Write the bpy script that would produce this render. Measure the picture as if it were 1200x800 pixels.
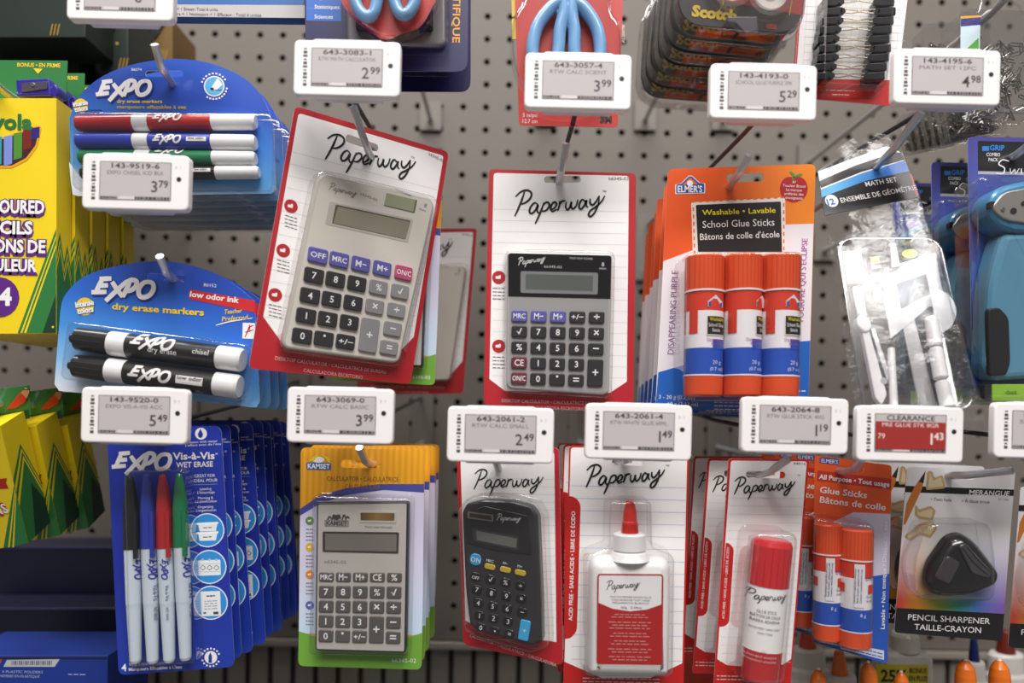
import bpy, math, random
from math import sin, cos, pi, radians, sqrt, atan2
from mathutils import Vector, Matrix
from mathutils.geometry import tessellate_polygon
random.seed(7)
SC = bpy.context.scene
for o in list(bpy.data.objects): bpy.data.objects.remove(o)
# ------------------------------------------------------------ camera
CZ = 1.30; FPX = 800.0; PX, PY = 595.0, 490.0; ROLL = radians(1.1)
cr, sr = cos(ROLL), sin(ROLL)
CAM = Vector((0, 0, CZ))
cd = bpy.data.cameras.new('camera'); cam = bpy.data.objects.new('camera', cd); SC.collection.objects.link(cam)
cam.matrix_world = Matrix(((cr, -sr, 0, 0), (0, 0, -1, 0), (sr, cr, 0, CZ), (0, 0, 0, 1)))
cd.sensor_width = 36; cd.lens = 24.0; cd.sensor_fit = 'HORIZONTAL'
cd.shift_x = (600 - PX) / 1200; cd.shift_y = (PY - 400) / 1200
cd.clip_start = 0.01
cd.dof.use_dof = True; cd.dof.focus_distance = 0.488; cd.dof.aperture_fstop = 2.7
SC.camera = cam
# ------------------------------------------------------------ world, lights, exposure
SC.view_settings.view_transform = 'Standard'; SC.view_settings.look = 'None'
SC.view_settings.gamma = 1; SC.view_settings.exposure = 0.0
wd = bpy.data.worlds.new('store'); SC.world = wd; wd.use_nodes = True
wd.node_tree.nodes['Background'].inputs[0].default_value = (1.0, 0.96, 0.93, 1)
wd.node_tree.nodes['Background'].inputs[1].default_value = 0.19
def area(name, loc, target, sx, sy, power, col=(1, 0.965, 0.94)):
    l = bpy.data.lights.new(name, 'AREA'); l.shape = 'RECTANGLE'; l.size = sx; l.size_y = sy
    l.energy = power; l.color = col
    o = bpy.data.objects.new(name, l); SC.collection.objects.link(o); o.location = loc
    o.rotation_euler = (Vector(target) - Vector(loc)).to_track_quat('-Z', 'Y').to_euler(); return o
area('ceiling_light', (-0.35, -0.05, 3.3), (0, 0.5, 1.3), 2.4, 0.25, 58)
area('ceiling_light', (0.2, -1.25, 3.35), (0, 0.5, 1.3), 2.6, 0.45, 76)
SC.cycles.transparent_max_bounces = 32
SC.cycles.max_bounces = 8
# ------------------------------------------------------------ materials
MATS = {}
def lin(h):
    h = h.lstrip('#'); c = [int(h[i:i+2], 16) / 255 for i in (0, 2, 4)]
    return tuple(x / 12.92 if x <= .04045 else ((x + .055) / 1.055) ** 2.4 for x in c) + (1,)
def mat(h, rough=.45, metal=0, coat=0, bump=0, bscale=300):
    k = (h, rough, metal, coat, bump, bscale)
    if k in MATS: return MATS[k]
    m = bpy.data.materials.new('surface_' + h.lstrip('#')); m.use_nodes = True; nt = m.node_tree; p = nt.nodes['Principled BSDF']
    p.inputs['Base Color'].default_value = lin(h); p.inputs['Roughness'].default_value = rough
    p.inputs['Metallic'].default_value = metal; p.inputs['Coat Weight'].default_value = coat; p.inputs['Coat Roughness'].default_value = .12
    if bump:
        n = nt.nodes.new('ShaderNodeTexNoise'); n.inputs['Scale'].default_value = bscale
        b = nt.nodes.new('ShaderNodeBump'); b.inputs['Strength'].default_value = bump; b.inputs['Distance'].default_value = .001
        tc = nt.nodes.new('ShaderNodeTexCoord'); nt.links.new(tc.outputs['Object'], n.inputs['Vector'])
        nt.links.new(n.outputs['Fac'], b.inputs['Height']); nt.links.new(b.outputs['Normal'], p.inputs['Normal'])
    MATS[k] = m; return m
def ink(h): return mat(h, .42, 0, .25)
def grad(name, stops, axis, lo, hi, rough=.4, coat=.3, noise=0.0, skew=0.0):
    """printed colour gradient: object coordinate along axis (metres lo..hi) into a colour ramp"""
    k = (name,)
    if k in MATS: return MATS[k]
    m = bpy.data.materials.new(name); m.use_nodes = True; nt = m.node_tree; p = nt.nodes['Principled BSDF']
    p.inputs['Roughness'].default_value = rough; p.inputs['Coat Weight'].default_value = coat; p.inputs['Coat Roughness'].default_value = .12
    tc = nt.nodes.new('ShaderNodeTexCoord'); sp = nt.nodes.new('ShaderNodeSeparateXYZ'); nt.links.new(tc.outputs['Object'], sp.inputs[0])
    src = sp.outputs[axis]
    if skew:
        ma = nt.nodes.new('ShaderNodeMath'); ma.operation = 'MULTIPLY_ADD'; ma.inputs[1].default_value = skew
        nt.links.new(sp.outputs['X' if axis == 'Z' else 'Z'], ma.inputs[0]); nt.links.new(src, ma.inputs[2]); src = ma.outputs[0]
    if noise:
        nz = nt.nodes.new('ShaderNodeTexNoise'); nz.inputs['Scale'].default_value = 14; nz.inputs['Detail'].default_value = 1
        nt.links.new(tc.outputs['Object'], nz.inputs['Vector'])
        ma = nt.nodes.new('ShaderNodeMath'); ma.operation = 'MULTIPLY_ADD'; ma.inputs[1].default_value = noise * (hi - lo)
        nt.links.new(nz.outputs['Fac'], ma.inputs[0]); nt.links.new(src, ma.inputs[2]); src = ma.outputs[0]
    mr = nt.nodes.new('ShaderNodeMapRange'); mr.inputs[1].default_value = lo; mr.inputs[2].default_value = hi; nt.links.new(src, mr.inputs[0])
    cp = nt.nodes.new('ShaderNodeValToRGB'); nt.links.new(mr.outputs[0], cp.inputs[0])
    e = cp.color_ramp.elements; e[0].position, e[0].color = stops[0][0], lin(stops[0][1]); e[1].position, e[1].color = stops[-1][0], lin(stops[-1][1])
    for q, c in stops[1:-1]: x = e.new(q); x.color = lin(c)
    nt.links.new(cp.outputs[0], p.inputs['Base Color']); MATS[k] = m; return m
def stripes(name, c1, c2, period):
    m = bpy.data.materials.new(name); m.use_nodes = True; nt = m.node_tree; p = nt.nodes['Principled BSDF']; p.inputs['Roughness'].default_value = .4; p.inputs['Coat Weight'].default_value = .3
    tc = nt.nodes.new('ShaderNodeTexCoord'); w = nt.nodes.new('ShaderNodeTexWave'); w.wave_type = 'BANDS'; w.bands_direction = 'X'; w.inputs['Scale'].default_value = 2 * pi / 20 / period
    nt.links.new(tc.outputs['Object'], w.inputs['Vector']); mx = nt.nodes.new('ShaderNodeMix'); mx.data_type = 'RGBA'
    mx.inputs[6].default_value = lin(c1); mx.inputs[7].default_value = lin(c2); nt.links.new(w.outputs['Fac'], mx.inputs[0]); nt.links.new(mx.outputs[2], p.inputs['Base Color']); return m
def clear(name='clear_plastic', rough=.06, base=.025, tint=(.96, .96, .96, 1), bump=0.0, bscale=60, amt=.8, cap=.30):
    if name in MATS: return MATS[name]
    m = bpy.data.materials.new(name); m.use_nodes = True; nt = m.node_tree; nt.nodes.clear()
    out = nt.nodes.new('ShaderNodeOutputMaterial'); tr = nt.nodes.new('ShaderNodeBsdfTransparent'); tr.inputs[0].default_value = tint
    gl = nt.nodes.new('ShaderNodeBsdfGlossy'); gl.inputs['Roughness'].default_value = rough
    fr = nt.nodes.new('ShaderNodeFresnel'); fr.inputs[0].default_value = 1.45
    ma = nt.nodes.new('ShaderNodeMath'); ma.operation = 'MULTIPLY_ADD'; ma.inputs[1].default_value = amt; ma.inputs[2].default_value = base; ma.use_clamp = True
    mx = nt.nodes.new('ShaderNodeMixShader'); L = nt.links.new
    if bump:
        n = nt.nodes.new('ShaderNodeTexNoise'); n.inputs['Scale'].default_value = bscale; n.inputs['Detail'].default_value = 3
        tc = nt.nodes.new('ShaderNodeTexCoord'); L(tc.outputs['Object'], n.inputs['Vector'])
        b = nt.nodes.new('ShaderNodeBump'); b.inputs['Strength'].default_value = bump; b.inputs['Distance'].default_value = .004
        L(n.outputs['Fac'], b.inputs['Height']); L(b.outputs['Normal'], gl.inputs['Normal']); L(b.outputs['Normal'], fr.inputs['Normal'])
    L(fr.outputs[0], ma.inputs[0]); mi_ = nt.nodes.new('ShaderNodeMath'); mi_.operation = 'MINIMUM'; mi_.inputs[1].default_value = cap; L(ma.outputs[0], mi_.inputs[0]); L(mi_.outputs[0], mx.inputs[0]); L(tr.outputs[0], mx.inputs[1]); L(gl.outputs[0], mx.inputs[2]); L(mx.outputs[0], out.inputs[0])
    MATS[name] = m; return m
CLEAR = clear()
FILM = clear('crinkled_film', .22, .02, (.985, .985, .985, 1), .3, 90)
WHITE, BLACK, RED, STEEL, DSTEEL = ink('#F2EFEE'), ink('#1A1718'), ink('#C4161C'), mat('#B9B9BC', .28, 1), mat('#5E6064', .35, 1)
# ------------------------------------------------------------ geometry helpers
def ray(px, py):
    xc = (px - PX) / FPX; yc = (PY - py) / FPX
    return Vector((xc * cr - yc * sr, 1, xc * sr + yc * cr))
def P(px, py, d): return CAM + ray(px, py) * d
def prop(o, label=None, cat=None, group=None, kind=None):
    if label: o['label'] = label
    if cat: o['category'] = cat
    if group: o['group'] = group
    if kind: o['kind'] = kind
    return o
def rnd(pts, r, n=4):
    out = []; N = len(pts)
    for i in range(N):
        ri = r[i] if isinstance(r, (list, tuple)) else r
        a, p, c = Vector(pts[i-1]), Vector(pts[i]), Vector(pts[(i+1) % N])
        if ri <= 0: out.append(p); continue
        da, dc = (a - p), (c - p); q = min(ri, da.length * .5, dc.length * .5)
        A, C = p + da.normalized() * q, p + dc.normalized() * q
        for k in range(n + 1):
            t = k / n; out.append(A * (1-t)**2 + p * 2*t*(1-t) * 1.0 + C * t*t)
    return out
def offs(loop, d):
    N = len(loop); out = []
    ar = sum(loop[i][0] * loop[(i+1) % N][1] - loop[(i+1) % N][0] * loop[i][1] for i in range(N)); sg = 1 if ar > 0 else -1
    for i in range(N):
        a, p, c = Vector(loop[i-1]), Vector(loop[i]), Vector(loop[(i+1) % N])
        t = (c - a); t = t.normalized() if t.length > 1e-9 else Vector((1, 0))
        out.append(p + Vector((t.y, -t.x)) * d * sg)
    return out
def crv(pts, n=5):
    P4 = [Vector(p) for p in pts]; P4 = [P4[0] * 2 - P4[1]] + P4 + [P4[-1] * 2 - P4[-2]]; out = []
    for i in range(1, len(P4) - 2):
        a, b, c, d = P4[i-1:i+3]
        for k in range(n):
            t = k / n; out.append(.5 * ((2*b) + (c - a)*t + (2*a - 5*b + 4*c - d)*t*t + (3*b - a - 3*c + d)*t**3))
    out.append(P4[-2]); return out
TXT = {}
def textmesh(s, bold):
    k = (s, bold)
    if k not in TXT:
        c = bpy.data.curves.new('t', 'FONT'); c.body = s; c.size = 1; c.resolution_u = 2; c.offset = bold
        o = bpy.data.objects.new('t', c); me = bpy.data.meshes.new_from_object(o)
        v = [(x.co.x, x.co.y) for x in me.vertices]; f = [tuple(p.vertices) for p in me.polygons]
        bpy.data.objects.remove(o); bpy.data.curves.remove(c); bpy.data.meshes.remove(me)
        x0 = min([a for a, b in v] or [0]); x1 = max([a for a, b in v] or [1])
        TXT[k] = ([(a - x0, b) for a, b in v], f, max(x1 - x0, .01))
    return TXT[k]
class Fr:
    """frame of a thing: (u,v,w) = right, up, towards the viewer; unit = one photo pixel at its own depth"""
    def __init__(s, cx, cy, d, tilt=1.1, yaw=0, pitch=0, quad=None):
        s.d = d; s.s = d / FPX; s.O = P(cx, cy, d); s.cx, s.cy = cx, cy
        if quad:
            q = [ray(*p) for p in quad]
            U = q[0].cross(q[1]).cross(q[3].cross(q[2])).normalized(); V = q[0].cross(q[3]).cross(q[1].cross(q[2])).normalized()
            if U.x < 0: U = -U
            if V.z < 0: V = -V
            m = (U + V).normalized(); n = (U - V).normalized(); U = (m + n).normalized(); V = (m - n).normalized(); N = U.cross(V)
        else:
            a = radians(tilt - 1.1); U = Vector((cos(a), 0, -sin(a))); V = Vector((sin(a), 0, cos(a))); N = Vector((0, -1, 0))
            y, p = radians(yaw), radians(pitch)
            U, N = U * cos(y) - N * sin(y), N * cos(y) + U * sin(y); V, N = V * cos(p) - N * sin(p), N * cos(p) + V * sin(p)
        s.U, s.V, s.N = U, V, N; s.it = 1.1 - math.degrees(atan2(U.z, U.x)) if quad else tilt
    def ra(s, rot): return 0.0 if rot is None else radians(s.it - rot)
    def c(s, px, py, w=0):
        r = ray(px, py); t = ((s.O - CAM).dot(s.N) + w * s.s) / r.dot(s.N); q = CAM + r * t - s.O
        return Vector((q.dot(s.U) / s.s, q.dot(s.V) / s.s))
    def mw(s):
        M = Matrix.Identity(4)
        for i in range(3): M[i][0], M[i][1], M[i][2], M[i][3] = s.U[i], -s.N[i], s.V[i], s.O[i]
        return M
    def root(s, name, label, cat, group=None):
        o = bpy.data.objects.new(name, None); o.empty_display_size = .01; SC.collection.objects.link(o); o.matrix_world = s.mw(); s.r = o
        prop(o, label, cat, group); return o
    def b(s): return B(s)
class B:
    def __init__(s, F): s.F = F; s.v = []; s.f = []; s.m = []; s.mats = []
    def mi(s, m):
        if m not in s.mats: s.mats.append(m)
        return s.mats.index(m)
    def add(s, vs, fs, m):
        o = len(s.v); s.v += vs; i = s.mi(m)
        for f in fs: s.f.append(tuple(o + k for k in f)); s.m.append(i)
    # local loops -----------------------------------------------------
    def pr(s, loop, w0, w1, m, holes=(), bev=0, back=True, side=None):
        loop = [Vector(p[:2]) for p in loop]; holes = [[Vector(p[:2]) for p in h] for h in holes]
        allv = list(loop); 
        for h in holes: allv += h
        top = offs(loop, -bev) if bev else loop
        tv = list(top)
        for h in holes: tv += h
        tris = tessellate_polygon([[Vector((a.x, a.y, 0)) for a in top]] + [[Vector((a.x, a.y, 0)) for a in h] for h in holes])
        def fix(t, up):
            a, b, c = (tv[k] for k in t); z = (b - a).cross(c - a)
            return tuple(t) if (z > 0) == up else tuple(reversed(t))
        s.add([(a.x, a.y, w1) for a in tv], [fix(t, True) for t in tris], m)
        if w1 <= w0: return s
        if back: s.add([(a.x, a.y, w0) for a in allv], [fix(t, False) for t in tris], side or m)
        sm = side or m
        for lp in [loop] + holes:
            n = len(lp); s.add([(a.x, a.y, w0) for a in lp] + [(a.x, a.y, w1 - bev) for a in lp], [(i, (i+1) % n, n + (i+1) % n, n + i) for i in range(n)], sm)
        if bev:
            n = len(loop)
            for j in range(3):
                a0, a1 = pi/2 * j / 3, pi/2 * (j+1) / 3
                A, C = offs(loop, -bev * (1 - cos(a0))), offs(loop, -bev * (1 - cos(a1)))
                s.add([(a.x, a.y, w1 - bev + bev * sin(a0)) for a in A] + [(a.x, a.y, w1 - bev + bev * sin(a1)) for a in C], [(i, (i+1) % n, n + (i+1) % n, n + i) for i in range(n)], sm)
        return s
    def loft(s, loops, m, cap=True, close=False):
        """loops: list of (loop2d, w)"""
        n = len(loops[0][0]); vs = []; fs = []
        for lp, w in loops: vs += [(a[0], a[1], w) for a in lp]
        for j in range(len(loops) - 1):
            for i in range(n): fs.append((j*n + i, j*n + (i+1) % n, (j+1)*n + (i+1) % n, (j+1)*n + i))
        if cap: fs.append(tuple((len(loops) - 1) * n + i for i in range(n)))
        if close: fs.append(tuple(reversed(range(n))))
        s.add(vs, fs, m); return s
    # pixel-defined ----------------------------------------------------
    def L(s, pts, w=0): return [s.F.c(x, y, w) for x, y in pts]
    def q(s, pts, r, w0, w1, m, holes=(), bev=0, back=True, side=None, n=4):
        return s.pr(rnd(s.L(pts, w1), r, n), w0, w1, m, [s.slotloop(*h) if len(h) < 6 and not isinstance(h[0], tuple) else s.L(h, w1) for h in holes], bev, back, side)
    def slotloop(s, x, y, w, h, rot=None):
        c = s.F.c(x, y, 0); a = s.F.ra(rot); out = []
        for p in rnd([(-w/2, h/2), (w/2, h/2), (w/2, -h/2), (-w/2, -h/2)], h * .5, 4):
            out.append(Vector((c.x + p.x * cos(a) - p.y * sin(a), c.y + p.x * sin(a) + p.y * cos(a))))
        return out
    def rr(s, x, y, w, h, r, w0, w1, m, rot=None, bev=0, side=None, back=True, n=4):
        c = s.F.c(x, y, w1); k = 1 - w1 * s.F.s / s.F.d; a = s.F.ra(rot); out = []
        for p in rnd([(-w/2, h/2), (w/2, h/2), (w/2, -h/2), (-w/2, -h/2)], r, n):
            out.append(Vector((c.x + k * (p.x * cos(a) - p.y * sin(a)), c.y + k * (p.x * sin(a) + p.y * cos(a)))))
        return s.pr(out, w0, w1, m, (), bev, back, side)
    def el(s, x, y, rx, ry, w0, w1, m, n=20, bev=0, rot=None):
        c = s.F.c(x, y, w1); a = s.F.ra(rot)
        return s.pr([Vector((c.x + rx * cos(t) * cos(a) - ry * sin(t) * sin(a), c.y + rx * cos(t) * sin(a) + ry * sin(t) * cos(a))) for t in [2*pi*i/n for i in range(n)]], w0, w1, m, (), bev)
    def wfun(s, cyl):
        if not cyl: return None
        p0, p1, r, wc = cyl; a = s.F.c(*p0, wc); b = s.F.c(*p1, wc); d = (b - a).normalized()
        def f(u, v):
            q = abs((Vector((u, v)) - a).cross(d)); return wc + sqrt(max(r*r - q*q, 0)) + .25
        return f
    def txt(s, t, x, y, h, m, w, fit=None, al='C', rot=None, sh=0, bold=0, cyl=None):
        V, Fc, W = textmesh(t, bold); k = h / .68; sx = (fit / W) if fit else k
        wd_ = W * sx; ox = {'C': -wd_/2, 'L': 0, 'R': -wd_}[al]; c = s.F.c(x, y, w); a = s.F.ra(rot); f = s.wfun(cyl); out = []
        for p in V:
            X = p[0] * sx + ox + sh * p[1] * k; Y = p[1] * k; u = c.x + X * cos(a) - Y * sin(a); v = c.y + X * sin(a) + Y * cos(a)
            out.append((u, v, f(u, v) if f else w))
        s.add(out, Fc, m); return s
    def dash(s, x, y, wd_, m, w, h=1.1, rot=None, n=6, al='C'):
        """a line of print too small to read: short word-like strokes"""
        rng = random.Random(int(x * 7 + y * 13 + n)); c = s.F.c(x, y, w); a = s.F.ra(rot); X = -wd_/2 if al == 'C' else 0; tot = wd_
        ws = [rng.uniform(.5, 1.6) for _ in range(n)]; g = .22 * tot / n; sc = (tot - g * (n-1)) / sum(ws)
        for q in ws:
            L_ = q * sc; pts = [(X, h/2), (X + L_, h/2), (X + L_, -h/2), (X, -h/2)]
            s.add([(c.x + p[0]*cos(a) - p[1]*sin(a), c.y + p[0]*sin(a) + p[1]*cos(a), w) for p in pts], [(3, 2, 1, 0)], m); X += L_ + g
        return s
    def stroke(s, pts, th, m, w, cyl=None, taper=.35, local=False, lift=0):
        """brush stroke through pixel points"""
        L = [Vector(p) for p in pts] if local else s.L(pts, w)
        L = crv(L, 5); n = len(L); vs = []; f = s.wfun(cyl)
        for i, p in enumerate(L):
            t = (L[min(i+1, n-1)] - L[max(i-1, 0)]); t = t.normalized() if t.length > 1e-6 else Vector((1, 0)); nn = Vector((-t.y, t.x))
            e = min(i, n-1-i) / (n * .25); hw = th * .5 * (1 - taper * max(0, 1 - e))
            for q in (nn * hw, -nn * hw):
                u, v = p.x + q.x, p.y + q.y; vs.append((u, v, f(u, v) + lift if f else w))
        s.add(vs, [(2*i, 2*i+1, 2*i+3, 2*i+2) for i in range(n-1)], m); return s
    def glyphs(s, G, box, x0, y0, x1, th, m, w, rot=None, cyl=None, taper=.35):
        """hand-drawn word: strokes G drawn in box (gx0,gy0,gx1) placed so its width runs x0..x1 at top-left y0"""
        c = s.F.c(x0, y0, w); k = (s.F.c(x1, y0, w) - c).length / (box[2] - box[0]); a = s.F.ra(rot)
        for gi, st in enumerate(G):
            s.stroke([(c.x + k*((X - box[0]) * cos(a) + (Y - box[1]) * sin(a)), c.y + k*((X - box[0]) * sin(a) - (Y - box[1]) * cos(a))) for X, Y in st], th, m, w + gi * .025, cyl, taper, local=True, lift=gi * .03)
        return s
    def lathe(s, p0, p1, wc, prof, n=20, flat=1.0):
        """solid of revolution, axis p0->p1 (pixels) at height wc; prof: (t, radius, material of the band that follows)"""
        a = s.F.c(*p0, wc); b = s.F.c(*p1, wc); ax = b - a; pn = Vector((-ax.y, ax.x)).normalized()
        def ring(t, r):
            c = a + ax * t
            return [(c.x + pn.x * r * cos(q), c.y + pn.y * r * cos(q), wc + flat * r * sin(q)) for q in [2*pi*i/n for i in range(n)]]
        for (t0, r0, m0), (t1, r1, _) in zip(prof, prof[1:]):
            s.add(ring(t0, r0) + ring(t1, r1), [(i, n + i, n + (i+1) % n, (i+1) % n) for i in range(n)], m0)
        s.add(ring(prof[0][0], prof[0][1]), [tuple(range(n))], prof[0][2]); s.add(ring(prof[-1][0], prof[-1][1]), [tuple(reversed(range(n)))], prof[-2][2]); return s
    def patch(s, p0, p1, r, wc, t0, t1, q0, q1, m, n=8):
        """print wrapped on a lathe: t along the axis, q across (-1..1)"""
        a = s.F.c(*p0, wc); b = s.F.c(*p1, wc); ax = b - a; pn = Vector((-ax.y, ax.x)).normalized(); vs = []
        for i in range(n + 1):
            q = (q0 + (q1 - q0) * i / n); w = wc + r * sqrt(max(1 - q*q, 0)) + .12
            for t in (t0, t1): c = a + ax * t + pn * (q * r); vs.append((c.x, c.y, w))
        s.add(vs, [(2*i, 2*i+1, 2*i+3, 2*i+2) for i in range(n)], m); return s
    def tube(s, pts, r, m, n=8):
        """pts in local (u,v,w)"""
        pts = [Vector(p) for p in pts]; vs = []; N = len(pts); up = Vector((.3, .9, .31))
        for i, p in enumerate(pts):
            t = (pts[min(i+1, N-1)] - pts[max(i-1, 0)]).normalized(); x = t.cross(up).normalized(); y = t.cross(x)
            vs += [tuple(p + (x * cos(2*pi*k/n) + y * sin(2*pi*k/n)) * r) for k in range(n)]
        fs = [(i*n + k, i*n + (k+1) % n, (i+1)*n + (k+1) % n, (i+1)*n + k) for i in range(N-1) for k in range(n)]
        s.add(vs, fs + [tuple(range(n)), tuple((N-1)*n + k for k in reversed(range(n)))], m); return s
    def ln(s, pts, w, r, m): # tube through pixel points at height w
        return s.tube([(q.x, q.y, w) for q in s.L(pts, w)], r, m)
    def out(s, name, parent=None, label=None, kind=None, ang=35, fixn=True):
        me = bpy.data.meshes.new(name); k = s.F.s
        me.from_pydata([(a * k, -c * k, b * k) for a, b, c in s.v], [], s.f)
        for m in s.mats: me.materials.append(m)
        me.polygons.foreach_set('material_index', s.m); me.polygons.foreach_set('use_smooth', [True] * len(s.f)); me.update()
        me.set_sharp_from_angle(angle=radians(ang))
        o = bpy.data.objects.new(name, me); SC.collection.objects.link(o); o.parent = parent or s.F.r
        prop(o, label, None, None, kind); return o
def copy_tree(o, skip=(), parent=None):
    c = o.copy(); SC.collection.objects.link(c); c.parent = parent
    for ch in list(o.children):
        if ch.name.split('.')[0] not in skip: copy_tree(ch, skip, c)
    return c
ORD = ['', 'second', 'third', 'fourth', 'fifth', 'sixth', 'seventh', 'eighth', 'ninth', 'tenth', 'eleventh', 'twelfth', 'thirteenth', 'fourteenth']
def stack(root, n, pitch, what, skip=(), jit=.6, step=None, group=None, side=''):
    if group: root['group'] = group
    out = []
    for i in range(1, n + 1):
        c = copy_tree(root, skip); R = random.Random(i * 17 + n)
        off = step(i) if step else Vector((R.uniform(-.0012, .0012), pitch * i, R.uniform(-.001, .0008)))
        c.matrix_world = Matrix.Translation(root.matrix_world.translation + off) @ Matrix.Rotation(radians(R.uniform(-jit, jit)), 4, 'Y') @ root.matrix_world.to_3x3().to_4x4()
        c['label'] = '%s, %s from the front on its hook%s' % (what, ORD[i], side); out.append(c)
    return out
def blister(F, loop, depth, name='blister', m=None, flange=2, slope=1.2, rad=3, parent=None, base=1.3):
    k = depth * .85; O, N = F.O, F.N; D0 = (O - CAM).dot(N); sh_ = []
    for p in loop:   # the outline is read at the raised face
        q = O + F.U * (p[0] * F.s) + F.V * (p[1] * F.s) - CAM; q = CAM + q * ((D0 + k * F.s) / D0) - O; sh_.append(Vector((q.dot(F.U) / F.s, q.dot(F.V) / F.s)))
    loop = sh_
    b = F.b(); L = [(offs(loop, flange), base), (offs(loop, slope), base + .4)]
    L += [(offs(loop, slope * .4), depth * .5), (loop, depth - rad)]
    for j in range(1, 5):
        a = pi/2 * j / 4; L.append((offs(loop, -rad * (1 - cos(a))), depth - rad + rad * sin(a)))
    L.append((offs(loop, -rad - 1.5), depth)); b.loft(L, m or CLEAR); return b.out(name, parent, ang=50)
def wv(pts, th, y=0): return pts
PAPERWAY = [[(146,92),(138,118),(128,145),(117,170)], [(118,108),(135,92),(155,87),(168,96),(164,113),(148,127),(132,132)],
 [(190,132),(180,126),(170,134),(163,150),(168,160),(180,152),(190,132),(187,148),(192,158),(200,150)],
 [(208,124),(200,150),(190,175),(182,192)], [(204,136),(214,124),(224,126),(224,138),(214,150),(202,152)],
 [(230,146),(240,142),(248,130),(243,122),(234,128),(230,142),(236,152),(250,144)],
 [(258,118),(257,132),(252,150)], [(256,132),(264,120),(276,117)],
 [(279,120),(277,136),(283,146),(291,136),(295,120),(294,134),(301,142),(311,130),(315,112)],
 [(339,118),(329,112),(321,124),(320,138),(328,141),(338,126),(342,114),(342,130),(348,136)],
 [(354,108),(354,122),(362,128),(372,118),(381,100)], [(382,98),(380,125),(370,150),(358,164),(350,160),(356,146),(372,134),(390,116),(400,98)]]
def paperway(b, x0, y0, x1, m, w, rot=None, th=1.9, cyl=None): return b.glyphs(PAPERWAY, (117, 87, 400), x0, y0, x1, th, m, w, rot, cyl)
EXPO = [[(305,150),(275,214)], [(292,151),(347,148)], [(285,182),(332,180)], [(256,213),(325,210)], [(350,163),(368,190),(400,232)], [(418,160),(370,205),(322,252)],
 [(432,162),(418,195),(400,232)], [(412,166),(440,153),(463,160),(460,182),(440,200),(416,206)],
 [(520,160),(495,166),(474,195),(478,225),(500,232),(528,218),(542,190),(536,166),(516,160)]]
def expo(b, x0, y0, x1, m, w, rot=None, th=3.6, cyl=None, shadow=None):
    if shadow: b.glyphs(EXPO, (250, 147, 545), x0 + .7, y0 + .8, x1 + .7, th * 1.5, shadow, w - .08, rot, cyl, .1)
    return b.glyphs(EXPO, (250, 147, 545), x0, y0, x1, th, m, w, rot, cyl, .1)
def loc(F, x, y, w, h, r, n=4, top=0, rot=None):
    c = F.c(x, y, top); a = F.ra(rot)
    return [Vector((c.x + p.x * cos(a) - p.y * sin(a), c.y + p.x * sin(a) + p.y * cos(a))) for p in rnd([(-w/2, h/2), (w/2, h/2), (w/2, -h/2), (-w/2, -h/2)], r, n)]
def lerp2(q, a, b):
    t = (q[0][0] + (q[1][0]-q[0][0])*a, q[0][1] + (q[1][1]-q[0][1])*a); u = (q[3][0] + (q[2][0]-q[3][0])*a, q[3][1] + (q[2][1]-q[3][1])*a)
    return (t[0] + (u[0]-t[0])*b, t[1] + (u[1]-t[1])*b)
def sub(q, a0, b0, a1, b1): return [lerp2(q, a0, b0), lerp2(q, a1, b0), lerp2(q, a1, b1), lerp2(q, a0, b1)]
# ============================================================ SETTING
BY = 0.764; PIT = 26.6 * BY / FPX
class WF(Fr):      # plain world frame in metres
    def __init__(s): s.d = 1; s.s = 1; s.O = Vector((0, 0, 0)); s.U, s.V, s.N = Vector((1,0,0)), Vector((0,0,1)), Vector((0,-1,0)); s.r = None; s.it = 0
W0 = WF()
def pegboard(name, z0, z1, m, hole):
    b = B(W0); p = PIT; c0 = P(623.2, 100, BY); x0 = c0.x - 30.5 * p; nx = 62; r = .0037
    zt = c0.z + .5 * p; k1 = int((z1 - zt) / p); k0 = int((z0 - zt) / p) - 1; n = 8
    for k in range(k0, k1 + 1):
        for i in range(nx):
            cx, cz = x0 + (i + .5) * p, zt + (k - .5) * p; h = p / 2
            if cz - h < z0 - p*.5 or cz + h > z1 + p*.5: continue
            sq = [(cx + h*a, cz + h*q) for a, q in ((1,0),(1,1),(0,1),(-1,1),(-1,0),(-1,-1),(0,-1),(1,-1))]
            ci = [(cx + r*cos(2*pi*j/n), cz + r*sin(2*pi*j/n)) for j in range(n)]
            b.add([(a, c, -BY) for a, c in sq + ci] + [(a, c, -BY - .008) for a, c in ci], [(j, (j+1) % n, n + (j+1) % n, n + j) for j in range(n)] + [(n+j, n+(j+1) % n, 2*n+(j+1) % n, 2*n+j) for j in range(n)], m)
    return prop(b.out(name, ang=30), None, None, None, 'structure')
BOARD = mat('#6A635C', .62, 0, 0, .15, 500)
zb = P(600, 757, BY).z
pegboard('wall_back', zb, 1.95, BOARD, True)
b = B(W0); X0, X1 = -1.1, 1.1
b.pr([(X0, .5), (X1, .5), (X1, 1.95), (X0, 1.95)], -BY - .05, -BY - .03, mat('#040404', .9)); prop(b.out('wall_backing'), kind='structure')  # near-black sheet stands in for the shade inside the peg holes
b = B(W0)   # pressed rail under the pegboard, then the ribbed plinth panel
b.pr([(X0, zb - .004), (X1, zb - .004), (X1, zb + .004), (X0, zb + .004)], -BY, -BY + .004, mat('#8A8378', .4, 0, .2), bev=.001)
prop(b.out('trim_1'), kind='structure')
b = B(W0); RIB = mat('#7C766D', .6)
b.pr([(X0, .9), (X1, .9), (X1, zb - .004), (X0, zb - .004)], -BY - .03, -BY - .012, mat('#332F2C', .7))
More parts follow.
